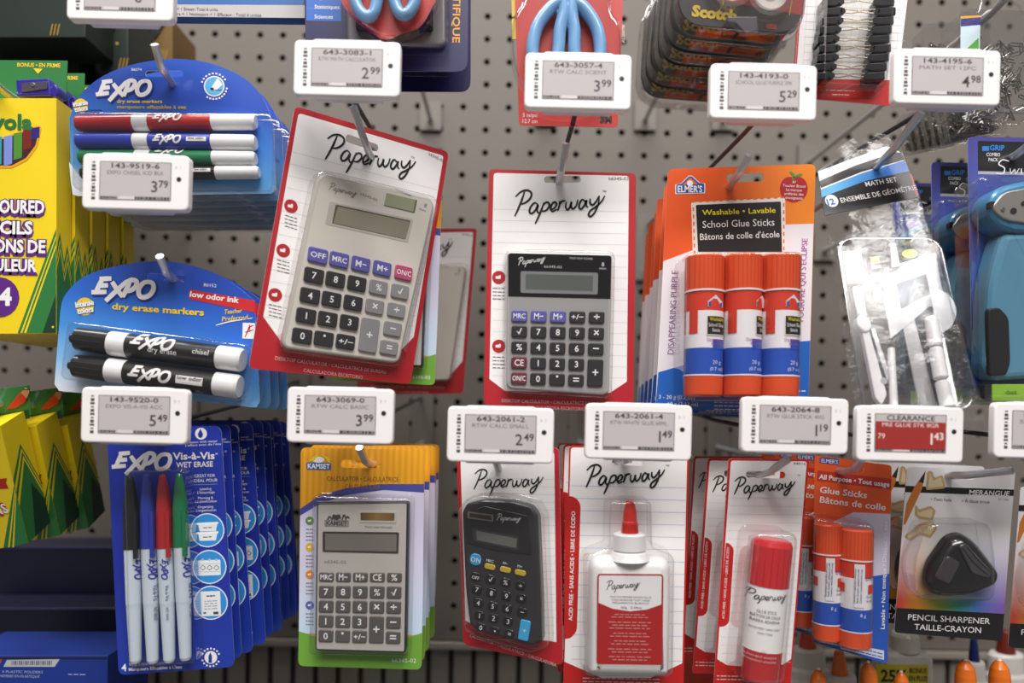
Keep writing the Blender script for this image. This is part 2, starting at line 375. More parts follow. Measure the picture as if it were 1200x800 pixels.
for i in range(86): x = X0 + i * PIT; b.pr([(x + .003, .9), (x + PIT - .003, .9), (x + PIT - .003, zb - .004), (x + .003, zb - .004)], -BY - .012, -BY - .004, RIB)
b.kind = 1; prop(b.out('wall_plinth'), kind='structure')
zs = P(600, 800, .47).z - .16
b = B(W0); b.pr([(X0, zs - .03), (X1, zs - .03), (X1, zs), (X0, zs)], -BY, -.42, mat('#3A3836', .5)); prop(b.out('shelf_board'), kind='structure')
# ============================================================ HOOKS AND PRICE TAGS
WIRE_R = .0026
def hook(label, hole, tip, tagp=None, wire=None, sag=0, tipd=.455, hd=.462, r=WIRE_R):
    """hole, tip: pixels of the bend and of the bright end; the wire runs back to the board"""
    h = P(*hole, hd); t = P(*tip, tipd); base = Vector((h.x, BY - .003, h.z + .004))
    F = WF(); F.O = base; F.root('peg_hook', label, 'hook', 'peg hooks on the pegboard')
    F.r.matrix_world = Matrix.Translation(base); F2 = F
    def lc(v): v = v - base; return (v.x, v.z, -v.y)
    mid = h + Vector((0, .012, -.001)); d = (t - h)
    pts = [base + Vector((0, .004, 0)), base + Vector((0, -.01, -.001)), h + Vector((0, .10, -.002)), mid, h + Vector((0, .004, .000)) + d * .06, h + d * .22 + Vector((0, -.001, 0)), h + d * .45, h + d * .97, t]
    b = B(F); b.tube([lc(p) for p in pts], r, mat('#D0D0D2', .32, .75, .2), 10); b.out('product_wire')
    b = B(F); b.pr([(-.012, -.012), (.012, -.012), (.012, .062 if tagp else .02), (-.012, .062 if tagp else .02)], -.001, .001, mat('#6F6A63', .55, .2)); b.out('back_plate')
    if tagp:
        e = P(*tagp, .438); b = B(F); w = wire or DSTEEL
        b.tube([lc(Vector((base.x + (e.x - base.x)*.15, base.y - .001, base.z + .05))), lc(Vector((e.x + (base.x - e.x)*.3, .60, e.z + (base.z + .05 - e.z) * .35))), lc(Vector((e.x, .47, e.z + .001))), lc(e)], .0017, w, 8); b.out('tag_wire')
    return F.r
TAGM, SCR, TK = mat('#F4F0EF', .38, 0, .2), mat('#C2BBBC', .3, 0, .3), ink('#474144')
def tag(cx, cy, l1, l2, big, small, label, red=False, tilt=1.4, d=.425):
    F = Fr(cx, cy, d, tilt); F.root('price_tag', label, 'price tag', 'electronic price tags')
    k = F.tilt = tilt; t = radians(tilt)
    def q(dx, dy): return (cx + dx * cos(t) - dy * sin(t), cy + dx * sin(t) + dy * cos(t))
    b = F.b(); b.rr(cx, cy, 125, 65, 7, -4, 6, TAGM, bev=2.2)
    for i in range(11): b.rr(*q(-49, -22 + i * 4.2), 3.6 + (i * 7 % 3) * .8, 1.7 + (i * 5 % 3) * .9, .1, 6.1, 6.1, ink('#4E494B'))
    b.el(*q(51, -4), 2.9, 2.9, 6.15, 6.15, ink('#1D1B1D'))
    for i in (2.2, 3.8): b.stroke([q(50 - i, -20), q(50 - i * .7, -18), q(50 - i, -16)], .6, ink('#BDB8B8'), 6.1)
    b.stroke([q(52, -20), q(53, -18), q(52, -16)], .6, ink('#BDB8B8'), 6.1); b.out('housing')
    b = F.b(); b.rr(*q(0, -1), 84, 45, 1, 5, 6.25, SCR, side=ink('#555053'))
    rw, bk = ink('#9E2F2B'), TK; fg = ink('#EADAD6') if red else TK; w = 6.4
    b.rr(*q(0, -1), 84, 45, .8, 6.28, 6.28, ink('#5C5659')); b.rr(*q(0, -1), 82.4, 43.4, .5, 6.33, 6.33, SCR)
    if red: b.rr(*q(0, 2.2), 82, 33, .2, 6.36, 6.36, rw)
    b.txt(l1, *q(0, -15.8), 5.6, TK, w, fit=56, bold=.02); b.txt(l2, *q(0, -8.4), 4.4, fg if red else ink('#6B6466'), w, fit=66)
    b.txt(big, *q(26, 11.5), 12.6, fg, w, al='R', bold=.012); b.txt(small, *q(29 if small[0] == '1' else 27.5, 6), 8, fg, w, al='L', bold=.02)
    if red: b.txt('79', *q(-38, 6), 6, fg, w, al='L')
    b.dash(*q(-31, 18.8), 19, TK, w, 2.6, n=7); b.rr(*q(-10, 18.8), 18, 3.4, .1, 6.35, 6.35, ink('#D9D4D4')); b.dash(*q(20, 18.8), 40, TK, w, 3.2, n=12)
    b.out('display')
    b = F.b(); b.rr(cx, cy, 82, 68, 4, -20, -5, mat('#D9D5DC', .3, 0, .2), bev=1.5); b.rr(cx, cy, 14, 18, 2, -24, -16, mat('#CFCBD2', .3)); b.out('holder')
    return F.r
# ============================================================ PACK PARTS
def tiltpt(cx, cy, t):
    a = radians(t)
    return lambda x, y: (cx + (x - cx) * cos(a) - (y - cy) * sin(a), cy + (x - cx) * sin(a) + (y - cy) * cos(a))
def keypad(F, par, cq, rows, kw, kh, w0, w1, r=2.5, lh=.42, fcol='#F0F0F0', hf=None, rowh={}):
    """rows of (legend, colour hex[, rowspan]) on the bilinear grid of key centres cq"""
    nr, nc = len(rows), max(len(x) for x in rows)
    for j, row in enumerate(rows):
        for i, k in enumerate(row):
            if not k: continue
            leg, col = k[0], k[1]; span = k[2] if len(k) > 2 else 1
            x, y = lerp2(cq, i / (nc - 1), (j + (span - 1) / 2) / (nr - 1)); h = rowh.get(j, kh)
            if span > 1: h = kh + abs(cq[3][1] - cq[0][1]) / (nr - 1) * (span - 1)
            b = F.b(); hc = k[3] if len(k) > 3 else fcol
            b.rr(x, y, kw, h, r, w0, w1, mat(col, .4, 0, .3), bev=min(1.2, kh * .12))
            fh = kh * lh; n = len(leg); fit = None
            if n == 4: fit, fh = kw * .82, fh * .8
            elif n == 3: fit, fh = kw * .76, fh * .8
            elif n == 2 and leg != '+/': fit = kw * .58
            u = F.c(x, y, w1 + .15); b2 = (0 if leg in ('.', '•') else fh * .5)
            V, Fc, W = textmesh(leg, .012); kk = fh / .68; sx = fit / W if fit else kk
            if leg in '÷×+−=' : kk = fh / .5; sx = kk; b2 = fh * .62
            b.add([(u.x + p[0]*sx - W*sx/2, u.y + p[1]*kk - b2, w1 + .15) for p in V], Fc, ink(hc)); b.out('key', par)
CB, CW, CG = '#2B2A2C', '#EDEBEA', '#8E8C8D'
# ---- 1. desktop calculator pack, tilted and turned --------------------------------
def icon(b, x, y, r, col, w, rot=None):
    b.el(x, y, r, r, w, w, ink(col)); b.rr(x - r*.1, y, r * .75, r * .42, r * .12, w + .1, w + .1, ink('#F3E9E6')); b.rr(x + r*.15, y - r*.1, r * .3, r * .5, r * .1, w + .15, w + .15, ink('#F3E9E6'))
    for i in range(4): b.dash(x, y + r + 5 + i * 4.2, r * 1.8, ink('#6C6566'), w, 1.0, rot, 3)
C1 = [(345.6,124), (526,178), (481,450), (291,431.5)]
F = Fr(410, 296, .478, quad=C1)
F.root('calculator_pack', 'tilted red and white card pack holding a large ivory desktop calculator', 'calculator', 'carded desktop calculators')
b = F.b(); REDC = ink('#B3202A')
b.q(C1, 7, 0, 1, REDC, holes=[(424, 168, 40, 9)], side=ink('#E8E4E2'))
b.q([lerp2(C1, .03, .022), lerp2(C1, .972, .022), lerp2(C1, .972, .80), lerp2(C1, .86, .905), lerp2(C1, .20, .905), lerp2(C1, .035, .80)], [4, 4, 0, 0, 0, 0], 1.15, 1.15, WHITE, holes=[(424, 168, 40, 9)])
for i in range(15):
    t = .17 + i * .045
    p, q_ = lerp2(C1, .035, t), lerp2(C1, .965, t); b.stroke([p, q_], .5, ink('#CFCBD0'), 1.22, taper=0)
paperway(b, 384, 154, 486, BLACK, 1.4, 5.5, 2.5); b.txt('™', 483, 187, 4, TK, 1.4, rot=14)
b.txt('k6345-05', 511, 186, 3.6, TK, 1.4, fit=21, rot=15)
for x, y in ((341, 241.5), (332, 293.5), (322.5, 345.5)): icon(b, x, y, 7.5, '#B0202A', 1.4, 10)
b.txt('DESKTOP CALCULATOR • CALCULATRICE DE BUREAU', 390, 430, 4, ink('#E9B7B5'), 1.4, fit=131, rot=6); b.txt('CALCULADORA ESCRITORIO', 391, 440, 4, ink('#E9B7B5'), 1.4, fit=70, rot=6)
b.out('card')
Q1 = [(374,201), (511,234), (468,426), (329.5,407.5)]
b = F.b(); IV = mat('#D8D2C8', .42, 0, .25); b.q(Q1, [14, 14, 10, 10], 1.2, 14, IV, bev=3, n=6, side=mat('#B9B3AB', .4))
paperway(b, 387, 213, 419, ink('#6E6860'), 14.15, 11, .7); b.txt('k6345-05', 432, 232, 3, ink('#777067'), 14.15, fit=21, rot=13)
b.txt('TWO WAY POWER', 472, 226.5, 2.2, TK, 14.15, fit=22, rot=14); b.txt('8', 498, 243, 5, TK, 14.15, sh=.2); b.txt('DIGITS', 495, 247, 2, TK, 14.15, rot=14)
cal = b.out('calculator')
b = F.b(); b.q([(386.5,236), (484.5,257), (478,284), (381,262.5)], 2, 13.4, 14.3, mat('#BEB8AE', .3)); b.q([(393.5,239.5), (481,258.5), (475,280.5), (389,261.5)], 1, 14.35, 14.35, mat('#5A574C', .2, 0, .6)); b.q([(396,242), (481,260), (475.4,280), (390.5,261)], .5, 14.45, 14.45, mat('#8F8A78', .18, 0, .8)); b.out('display', cal)
b = F.b(); b.q([(453,226), (489,234.5), (486,249.5), (450,241)], 1, 13.5, 14.35, mat('#6B6B55', .2, 0, .8)); b.q([(453,226), (487,234), (484,248), (450,240)], .6, 14.4, 14.4, mat('#9EA083', .18, 0, .8)); b.out('solar_cell', cal)
PUR, PK = '#5F5BA8', '#BC4C74'
keypad(F, cal, [(373,299), (473.5,319.5), (456.3,407.3), (354.5,393.5)],
 [[('OFF', PUR), ('MRC', PUR), ('M−', PUR), ('M+', PUR), ('ON/C', PK)], [('7', CB), ('8', CB), ('9', CB), ('%', CG), ('√', CG)], [('4', CB), ('5', CB), ('6', CB), ('×', CG), ('÷', CG)],
  [('1', CB), ('2', CB), ('3', CB), ('+', CG, 2), ('−', CG)], [('0', CB), ('•', CB), ('+/−', CB), None, ('=', CG)]], 22.5, 17, 13, 17, 3)
blister(F, rnd([F.c(*p, 0) for p in [(371,197), (515,231), (472,431), (326,412)]], 16, 5), 19)
c = copy_tree(F.r, ('key', 'display', 'solar_cell')); c.matrix_world = Matrix.Translation(P(484, 366, .60) + Vector((0, 0, 0))) @ Matrix.Rotation(radians(1), 4, 'Y') @ Matrix.Scale(.82, 4)
c['label'] = 'red-bordered calculator pack far back, beside the tilted calculator pack'
# ---- 2. handheld calculator pack with black face ----------------------------------
C2 = [(573,198), (745.6,203), (742,484), (566.8,474)]
F = Fr(657, 340, .47, 1.9)
F.root('calculator_pack', 'red and white card pack with a black-topped silver calculator hanging straight', 'calculator')
b = F.b(); hs = (659, 210.5, 43, 8, -.5); b.q(C2, 6, 0, 1, REDC, holes=[hs], side=ink('#E8E4E2'))
b.q([(578.5,202.5), (737,206), (734.5,447), (715,460), (592,458), (573.5,444)], [4, 4, 0, 0, 0, 0], 1.15, 1.15, WHITE, holes=[hs])
for i in range(16): y = 245 + i * 13; b.stroke([(577, y), (735.5, y + 3)], .5, ink('#CFCBD0'), 1.22, taper=0)
paperway(b, 604, 222.5, 709, BLACK, 1.4, 1.5, 2.5); b.txt('™', 708, 227, 4, TK, 1.4); b.txt('k6345-03', 725, 211, 3.6, TK, 1.4, fit=23, rot=1)
for y in (325, 405.5): icon(b, 584.5, y, 7.8, '#B0202A', 1.4)
b.txt('DESKTOP CALCULATOR • CALCULATRICE DE BUREAU', 650, 473, 3.8, ink('#E9B7B5'), 1.4, fit=124, rot=1.8); b.txt('CALCULADORA ESCRITORIO', 652, 480, 3.8, ink('#E9B7B5'), 1.4, fit=68, rot=1.8)
b.out('card')
b = F.b(); SV = mat('#A5A3A2', .38, .1, .2); b.q([(594,294), (718,297), (714,463), (593,455)], [6, 6, 9, 9], 1.2, 14, SV, bev=3, n=6, side=mat('#C6C4C3', .3, .3))
b.q([(595.5,296), (716.5,299), (715.5,350), (595.5,347)], [4, 4, 1, 1], 13, 14.6, mat('#131214', .2, 0, .6), bev=.5)
paperway(b, 607, 301.5, 639, ink('#E8E8E8'), 14.8, -3, .8); b.txt('k6345-03', 648, 314, 3, ink('#C9C9C9'), 14.8, fit=20); b.txt('TWO WAY POWER', 681, 304, 2.4, ink('#C9C9C9'), 14.8, fit=27); b.txt('8', 706.5, 312, 4.5, WHITE, 14.8); b.txt('DIGITS', 706.5, 315.5, 1.8, WHITE, 14.8)
cal = b.out('calculator')
b = F.b(); b.q([(610,317.5), (701,319.5), (700.5,345), (610,343)], 2.5, 14.5, 15.2, mat('#A5A4A6', .25, .5)); b.q([(616,321), (695,323), (694.5,341), (616,339)], 1, 15.25, 15.25, mat('#5F6560', .15, 0, .8)); b.out('display', cal)
DR = '#6B2733'
keypad(F, cal, [(608.7,370), (699.4,371.5), (697.5,438.8), (608.2,441.5)][:1] + [(699.4,371.6), (697.4,446), (608.2,443)],
 [[('MRC', PUR), ('M−', PUR), ('M+', PUR), ('+/−', CB), ('÷', CB)], [('√', CB), ('7', CB), ('8', CB), ('9', CB), ('×', CB)], [('%', CB), ('4', CB), ('5', CB), ('6', CB), ('−', CB)],
  [('CE', DR), ('1', CB), ('2', CB), ('3', CB), ('+', CB, 2)], [('ON/C', DR), ('0', CB), ('•', CB), ('=', CB), None]], 18.5, 13.8, 13, 16.5, 3, .5)
blister(F, rnd([F.c(*p, 0) for p in [(592,291), (721,294), (717,467), (590,459)]], 10, 5), 18)
# ---- 3. gold calculator packs (stack) ---------------------------------------------
C3 = [(352.5,524), (498,527), (494,784), (349.7,779.7)]
F = Fr(423, 654, .468, 1.3)
F.root('calculator_pack', 'gold, lilac and green card pack with a silver pocket calculator, front one', 'calculator')
GOLD = stripes('gold_stripes', '#E39A17', '#F0AC2A', .0042); hs = (423, 543.5, 46, 9)
b = F.b(); b.q(C3, 7, 0, 1, GOLD, holes=[hs], side=ink('#E9E2D5'))
b.q([(351.8,596), (375,582), (400,575), (440,572), (497,573), (495.5,700), (494.6,744), (350.2,742)], 0, 1.1, 1.1, grad('lilac_print', [(0, '#C7DDF2'), (.45, '#D8D6EC'), (1, '#DCD7EE')], 'Z', -.05, .05))
b.q([(351.8,596), (375,580), (405,572), (445,567), (497,567), (497,577), (450,574), (405,580), (375,590), (351.6,604)], 0, 1.18, 1.18, ink('#4A4FA0'))
b.pr(rnd([F.c(*p) for p in [(350.5,739), (380,748), (420,756), (465,751), (494.5,741), (494,784), (349.7,779.7)]], [0,0,0,0,0,7,7]), 1.2, 1.2, ink('#6FA53C'))
b.txt('CALCULATOR • CALCULATRICE', 425, 563.5, 5.2, ink('#9A6A2A'), 1.3, fit=84, rot=.8, bold=.01); b.txt('CALCULADORA', 425, 572.5, 5.2, ink('#9A6A2A'), 1.3, fit=41, rot=.8)
b.rr(373.5, 546, 29, 8.5, 2, 1.3, 1.3, ink('#2E5DA8')); b.txt('KAMSET', 373.5, 548.8, 5.4, WHITE, 1.4, fit=26, bold=.03)
b.el(373, 538.5, 7, 3.6, 1.32, 1.32, WHITE)
for s_, e_ in (((362, 541), (369, 535)), ((366, 541), (372, 532)), ((385, 541), (377, 533)), ((386, 542), (382, 535))): b.stroke([s_, ((s_[0]+e_[0])/2 + 1, (s_[1]+e_[1])/2 - 1), e_], 1.8, ink('#E8D21C'), 1.36)
for y, c_ in ((610, '#5E8F3A'), (641, '#E3B51E'), (673, '#E08A1E'), (709, '#5560B8')): icon(b, 363, y, 5, c_, 1.4)
b.txt('k6345-02', 473.5, 776, 4.6, ink('#E9F2DC'), 1.4, fit=28, rot=1.3)
b.out('card')
b = F.b(); b.q([(371,589), (478.6,587.8), (475.5,765), (369,762)], 4, 1.2, 15, mat('#C4BFB8', .34, .12, .2), bev=2, side=mat('#2E2B2C', .5)); b.q([(371,587), (371,587.5), (478,586.5), (478,586)], 0, 13, 13.5, mat('#DDD9D5', .3))
b.rr(394.5, 613, 28, 8, 1.5, 15.15, 15.15, ink('#6A6462')); b.rr(394.5, 613, 26.6, 6.8, 1.2, 15.2, 15.2, mat('#B9B3AE', .3, .5)); b.txt('KAMSET', 394.5, 615.4, 5, ink('#4B4646'), 15.3, fit=24, bold=.03)
for x in (384, 389, 395, 401, 405): b.stroke([(x, 609), (x + 2, 605 - (x % 3)), (x + 4.5, 608)], 1.8, ink('#3F3B3B'), 15.3)
b.el(394, 606, 4.5, 3, 15.25, 15.25, ink('#4B4646'))
b.txt('TWO WAY POWER', 443.5, 619, 2.4, TK, 15.2, fit=32); b.txt('k6345-02', 393, 660, 3.6, ink('#75706E'), 15.2, fit=25)
cal = b.out('calculator')
b = F.b(); b.q([(378,622.5), (467.6,623.5), (466.8,648.5), (378,646.5)], 1.5, 14.5, 15.4, mat('#494543', .25, .3)); b.q([(381,625), (465,626), (464.5,646), (381,644.5)], 1, 15.5, 15.5, mat('#77726C', .15, 0, .8)); b.out('display', cal)
b = F.b(); b.q([(420.5,598.5), (464.5,599), (464,612.5), (420.5,612)], 1.5, 14.5, 15.6, mat('#D9D4CC', .3, .4)); b.q([(422.5,600.5), (462.5,601), (462,610), (422.5,609.5)], .6, 15.7, 15.7, grad('solar_brown', [(0, '#4A3317'), (.5, '#8C6C38'), (1, '#5B421F')], 'X', -.002, .026)); b.out('solar_cell', cal)
G3 = '#5A5654'
keypad(F, cal, [(382.2,676), (462,676.5), (460.5,747), (381.6,745)],
 [[('MRC', G3), ('M−', G3), ('M+', G3), ('CE', G3), ('%', G3)], [('7', G3), ('8', G3), ('9', G3), ('%', G3), ('√', G3)], [('4', G3), ('5', G3), ('6', G3), ('×', G3), ('÷', G3)],
  [('1', G3), ('2', G3), ('3', G3), ('+', G3, 2), ('−', G3)], [('0', G3), ('•', G3), ('+/−', G3), None, ('=', G3)]], 17.4, 14.4, 14.5, 16.6, 2.5, .5, rowh={0: 11})
blister(F, loc(F, 422.5, 675, 116, 186, 6, 5), 20)
KAM = F.r
stack(F.r, 6, .0165, 'gold and green calculator pack', ('key', 'display', 'solar_cell'), .9, group='gold calculator packs')
c = copy_tree(F.r, ('key', 'display', 'solar_cell')); c.matrix_world = Matrix.Translation(P(452, 340, .52)) @ Matrix.Rotation(radians(1.5), 4, 'Y') @ Matrix.Scale(.94, 4); c['label'] = 'blue and green calculator pack mostly hidden behind the tilted calculator'
# ---- 4. small black calculator pack -----------------------------------------------
C4 = [(535,531), (655,524), (660,779.5), (542.8,755)]
F = Fr(598, 648, .47, -1.5, yaw=-16)
F.root('calculator_pack', 'red-edged card pack holding a small black calculator with one blue plus key', 'calculator')
b = F.b(); b.q(C4, 7, 0, 1, REDC, side=ink('#E8E4E2')); b.q([(539.5,535), (649.5,529), (652,752), (600,745), (565,736), (545.5,727)], [4, 4, 0, 0, 0, 0], 1.15, 1.15, WHITE)
for i in range(22): y = 560 + i * 9.0; b.stroke([(560, y), (650, y + 1.4)], .4, ink('#CFCBD0'), 1.22, taper=0)
paperway(b, 556.5, 549, 637, BLACK, 1.4, 3, 1.8); b.txt('CALCULATOR • CALCULATRICE • CALCULADORA', 600, 763, 3.6, ink('#E9B7B5'), 1.4, fit=108, rot=13.5)
b.out('card')
CH = mat('#343336', .36, 0, .3); b = F.b()
b.q([(541,600), (546,590), (566,585.5), (600,587), (622,593), (630,604), (634,700), (635,752), (622,757), (562,740), (550,732), (545,690)], [3]*12, 1.2, 17, CH, bev=4, n=2)
b.q([(545,600), (568,593), (618,604), (623,650), (580,645), (547,636)], 3, 17, 17.8, mat('#29282B', .3, 0, .4), bev=.6)
paperway(b, 583, 601, 611, ink('#D9D9D9'), 18, 6, .7)
cal = b.out('calculator')
b = F.b(); b.q([(553,618), (608,629), (607,645), (555,634)], 1, 17.5, 18.3, mat('#3B3A3C', .2, 0, .6)); b.q([(558,621.5), (606,631), (605,642), (559,632.5)], .6, 18.4, 18.4, mat('#6A6C66', .15, 0, .8)); b.out('display', cal)
b = F.b(); b.q([(548,599), (578,603), (578,611), (548,607)], 1, 17.8, 18.2, mat('#8B8884', .2, .4)); b.q([(550,600.8), (576,604.3), (576,609.4), (550,605.6)], .5, 18.3, 18.3, mat('#3B2F28', .15, 0, .6)); b.out('solar_cell', cal)
def key4(x, y, w, h, col, leg='', r=3, rot=9, w1=18.4):
    b = F.b(); b.rr(x, y, w, h, r, 16, w1, mat(col, .35, 0, .3), rot=rot, bev=.8)
    if leg: b.txt(leg, x, y + 3, 5.4 if len(leg) < 3 else 3.6, ink('#E8E8E8'), w1 + .15, rot=rot)
    b.out('key', cal)
key4(557, 655.5, 14, 14, '#3E9BD6', 'ON', 6.5)
for x, y in ((573.8,664), (592,667.5), (609.5,671)): key4(x, y, 13.5, 6.5, '#C9AE3A', '', 3)
K4 = '#1F1E20'
for x, y, l in ((557,675.5,'OFF'), (574.5,678.5,'√'), (592,682,'%'), (609.5,686,'÷'), (558.5,690.5,'7'), (575.5,694.5,'8'), (593,698,'9'), (610.5,701,'×'), (560,706,'4'), (577,710,'5'), (594,713,'6'), (611.5,717,'−'), (561.5,721,'1'), (578,724,'2'), (595,728,'3'), (563,735,'0'), (579.5,739,'•'), (596.5,742.5,'=')): key4(x, y, 12, 10, K4, l, 4)
key4(614.3, 738.5, 12.5, 24, '#3FA9DE', '+', 2.5)
b = F.b(); b.txt('MRC', 574, 658.5, 3, WHITE, 17.3, rot=9); b.txt('M−', 592, 661.5, 3, WHITE, 17.3, rot=9); b.txt('M+', 609, 665, 3, WHITE, 17.3, rot=9); b.out('key_lettering', cal)
blister(F, offs(rnd([F.c(*p, 0) for p in [(538,598), (546,586), (566,581), (602,583), (628,590), (636,604), (642,757), (622,764), (560,746), (545,738)]], 3, 2), 1), 25, rad=4)
stack(F.r, 1, .024, 'black pocket calculator pack', ('key', 'display', 'solar_cell'), .3, group='black calculator packs')
# ---- 5. four-colour marker pack (stack) -------------------------------------------
def arcpts(pts, n=4): return crv(pts, n)
INKC = {'red': '#B8242A', 'blue': '#2A3CA8', 'green': '#167A4A', 'black': '#1B1A1C'}
def badge(b, x, y, r, w):
    b.el(x, y, r, r, w, w, ink('#F3D21E')); b.txt('intense', x, y - .5, r * .6, WHITE, w + .3, fit=r * 2.1, rot=-9, bold=.05); b.txt('colors', x + 1, y + r * .7, r * .6, WHITE, w + .3, fit=r * 1.8, rot=-9, bold=.05)
    b.txt('intense', x + .5, y, r * .6, ink('#24367E'), w + .2, fit=r * 2.15, rot=-9, bold=.09); b.txt('colors', x + 1.5, y + r * .7 + .5, r * .6, ink('#24367E'), w + .2, fit=r * 1.85, rot=-9, bold=.09)
F = Fr(206, 155, .475, .6)
F.root('marker_pack', 'round-topped blue card of four thin dry erase markers, front one under the 3.79 tag', 'markers')
b = F.b(); hs = (193, 87, 44, 7.5, 0)
EXB = grad('blue_print', [(0, '#D5E4F2'), (.18, '#5AA6E2'), (.5, '#2F78D0'), (.76, '#2449AE'), (1, '#2B58BE')], 'Z', -.042, .05, noise=.12, skew=.12)
arc = crv([(82, 140), (88, 122), (104, 102), (130, 85), (165, 74), (204, 69.5), (240, 73), (272, 84), (296, 100), (312, 122), (321, 150)], 3)
b.pr(rnd([F.c(*p) for p in [(84, 215)] + [tuple(p) for p in arc] + [(324, 222), (318, 227), (92, 230), (86, 228)]], 0), 0, 1, EXB, holes=[b.slotloop(*hs)], side=ink('#DCE6F2'))
b.pr(rnd([F.c(*p) for p in [(81.5, 190), (100, 215), (140, 224), (200, 229), (92, 230), (86, 228), (84, 215)]], 0), 1.1, 1.1, ink('#DDE6EF'))
expo(b, 110, 96, 176, WHITE, 1.6, -4, 5.0, shadow=ink('#1B3590'))
b.txt('dry erase markers', 137, 120.5, 4, ink('#F0CF2A'), 1.4, fit=53, al='L', bold=.02, rot=.3); b.txt('marqueurs effaçables à sec', 137, 127, 4, ink('#CDB23A'), 1.4, fit=81, al='L', bold=.02, rot=.3)
b.txt('86074', 160, 83, 3.2, WHITE, 1.4, fit=12); badge(b, 94.5, 124, 8.5, 1.3); b.dash(112, 129, 15, ink('#16265E'), 1.4, 1, None, 3); b.dash(112, 132, 15, ink('#16265E'), 1.4, 1, None, 3)
b.el(251, 101, 12.2, 12.2, 1.3, 1.3, WHITE); b.el(251, 101, 10.8, 10.8, 1.4, 1.4, ink('#5FB4E6')); b.q([(255, 91), (261, 99), (252, 107), (247, 103.5)], 1, 1.5, 1.5, WHITE); b.el(248.5, 104, 2, 1.6, 1.55, 1.55, ink('#2A2118')); b.stroke([(248, 105), (255, 105.6), (260, 105)], .7, ink('#16265E'), 1.6)
for k in range(9):
    a = radians(200 + k * 16); b.rr(251 + 15 * cos(a), 101 + 15 * sin(a), 2.2, 2, .4, 1.4, 1.4, WHITE)
for k in range(9):
    a = radians(10 + k * 14); b.rr(251 + 15 * cos(a), 101 + 15 * sin(a), 2.2, 2, .4, 1.4, 1.4, WHITE)
b.out('card')
def marker(F, p0, p1, r, cap, label, txt2='', wc=None, thin=True, lab=None, parent=None):
    """p0 = cap end, p1 = barrel end"""
    wc = wc or r + 2; C_, W_ = mat(cap, .3, 0, .4), mat('#F1F0F0', .3, 0, .3); b = F.b(); lm = ink(lab or cap)
    if thin:
        b.lathe(p0, p1, wc, [(0, r*.75, C_), (.008, r*.92, C_), (.325, r, C_), (.325, r*1.0, W_), (.41, r*1.0, W_), (.41, r*.96, lm), (.76, r*.96, lm), (.76, r*.97, W_), (.985, r*.93, W_), (1, r*.7, W_)])
    else:
        b.lathe(p0, p1, wc, [(0, r*.38, C_), (.03, r*.38, C_), (.032, r*.78, C_), (.04, r*.93, C_), (.235, r, C_), (.235, r*1.0, W_), (.34, r*1.0, W_), (.34, r*.97, lm), (.86, r*.97, lm), (.86, r*.97, W_), (.985, r*.97, W_), (1, r*.85, W_)], n=24)
        for q in (-.5, -.1, .3): b.patch(p0, p1, r * 1.0, wc, .05, .22, q, q + .05, mat('#3A393C', .2, 0, .5), 2)
    rot = math.degrees(atan2(p1[1] - p0[1], p1[0] - p0[0])); L = lambda t: (p0[0] + (p1[0] - p0[0]) * t, p0[1] + (p1[1] - p0[1]) * t)
    x, y = L(.44 if thin else .38); ex = L(.60 if thin else .63)[0]
    cyl = (p0, p1, r, wc); oy = label
    expo(b, x, y - r * .62 + oy, ex, WHITE, wc, rot, r * .22, cyl)
    x, y = L(.68 if thin else .70)
    if txt2 == 'box': b.patch(p0, p1, r, wc, .63 if thin else .655, .74 if thin else .81, -.35 if not thin else -.2, .3, WHITE); b.txt('low odor', *L(.685 if thin else .735), r * .3, TK, wc, fit=r * (1.8 if thin else 2), rot=rot, cyl=(p0, p1, r + .3, wc), bold=.02)
    elif txt2: b.txt(txt2, L(.56)[0], L(.56)[1] + r * .75 + oy, r * .42, WHITE, wc, fit=r * 2.3, rot=rot, cyl=cyl); b.txt('chisel', *L(.78), r * .4, WHITE, wc, fit=r * 1.3, rot=rot, cyl=cyl)
    return b.out('marker', parent, 'marker with %s cap' % {v: k for k, v in INKC.items()}.get(cap, 'white'))
marker(F, (90, 145), (300, 143), 9.3, INKC['red'], -3.5); marker(F, (91, 166), (300, 167.5), 9.8, INKC['blue'], 0, 'box')
marker(F, (94, 184.5), (300, 186), 9, INKC['green'], -7); marker(F, (96, 203), (304, 202), 8, INKC['black'], -4, 'box')
blister(F, loc(F, 203, 178, 234, 90, 9, 5, rot=.4), 24)
stack(F.r, 6, .0152, 'blue card of four thin dry erase markers', (), .7, group='thin dry erase marker packs')
# ---- 6. pack of two black chisel markers (stack) ----------------------------------
F = Fr(187, 392, .468, 4)
F.root('marker_pack', 'round-topped blue card of two black dry erase markers, front one above the 5.49 tag', 'markers')
b = F.b(); hs = (195.5, 325.5, 45, 8, 4)
EXC = grad('blue_print_chisel', [(0, '#D6DCE6'), (.2, '#86BCEA'), (.45, '#4490DC'), (.7, '#2E6CCE'), (1, '#2A50B8')], 'Z', -.05, .045, noise=.1, skew=.22)
arc = crv([(71, 367), (75, 349), (92, 329), (117, 317), (156, 308.5), (200, 306.5), (241, 316), (272, 331), (298, 352)], 3)
b.pr([F.c(*p) for p in [tuple(p) for p in arc] + [(301, 393), (305, 470), (301, 477), (294, 477), (216, 468), (92, 460), (70, 458), (64.5, 450)]], 0, 1, EXC, holes=[b.slotloop(*hs)], side=ink('#DCE6F2'))
expo(b, 106, 325.5, 181, WHITE, 1.6, 1, 5.6, shadow=ink('#1B3590'))
b.txt('dry erase markers', 131, 362, 7, ink('#F2CE1E'), 1.5, fit=108, al='L', rot=4, bold=.03); badge(b, 99.5, 359, 10.5, 1.3)
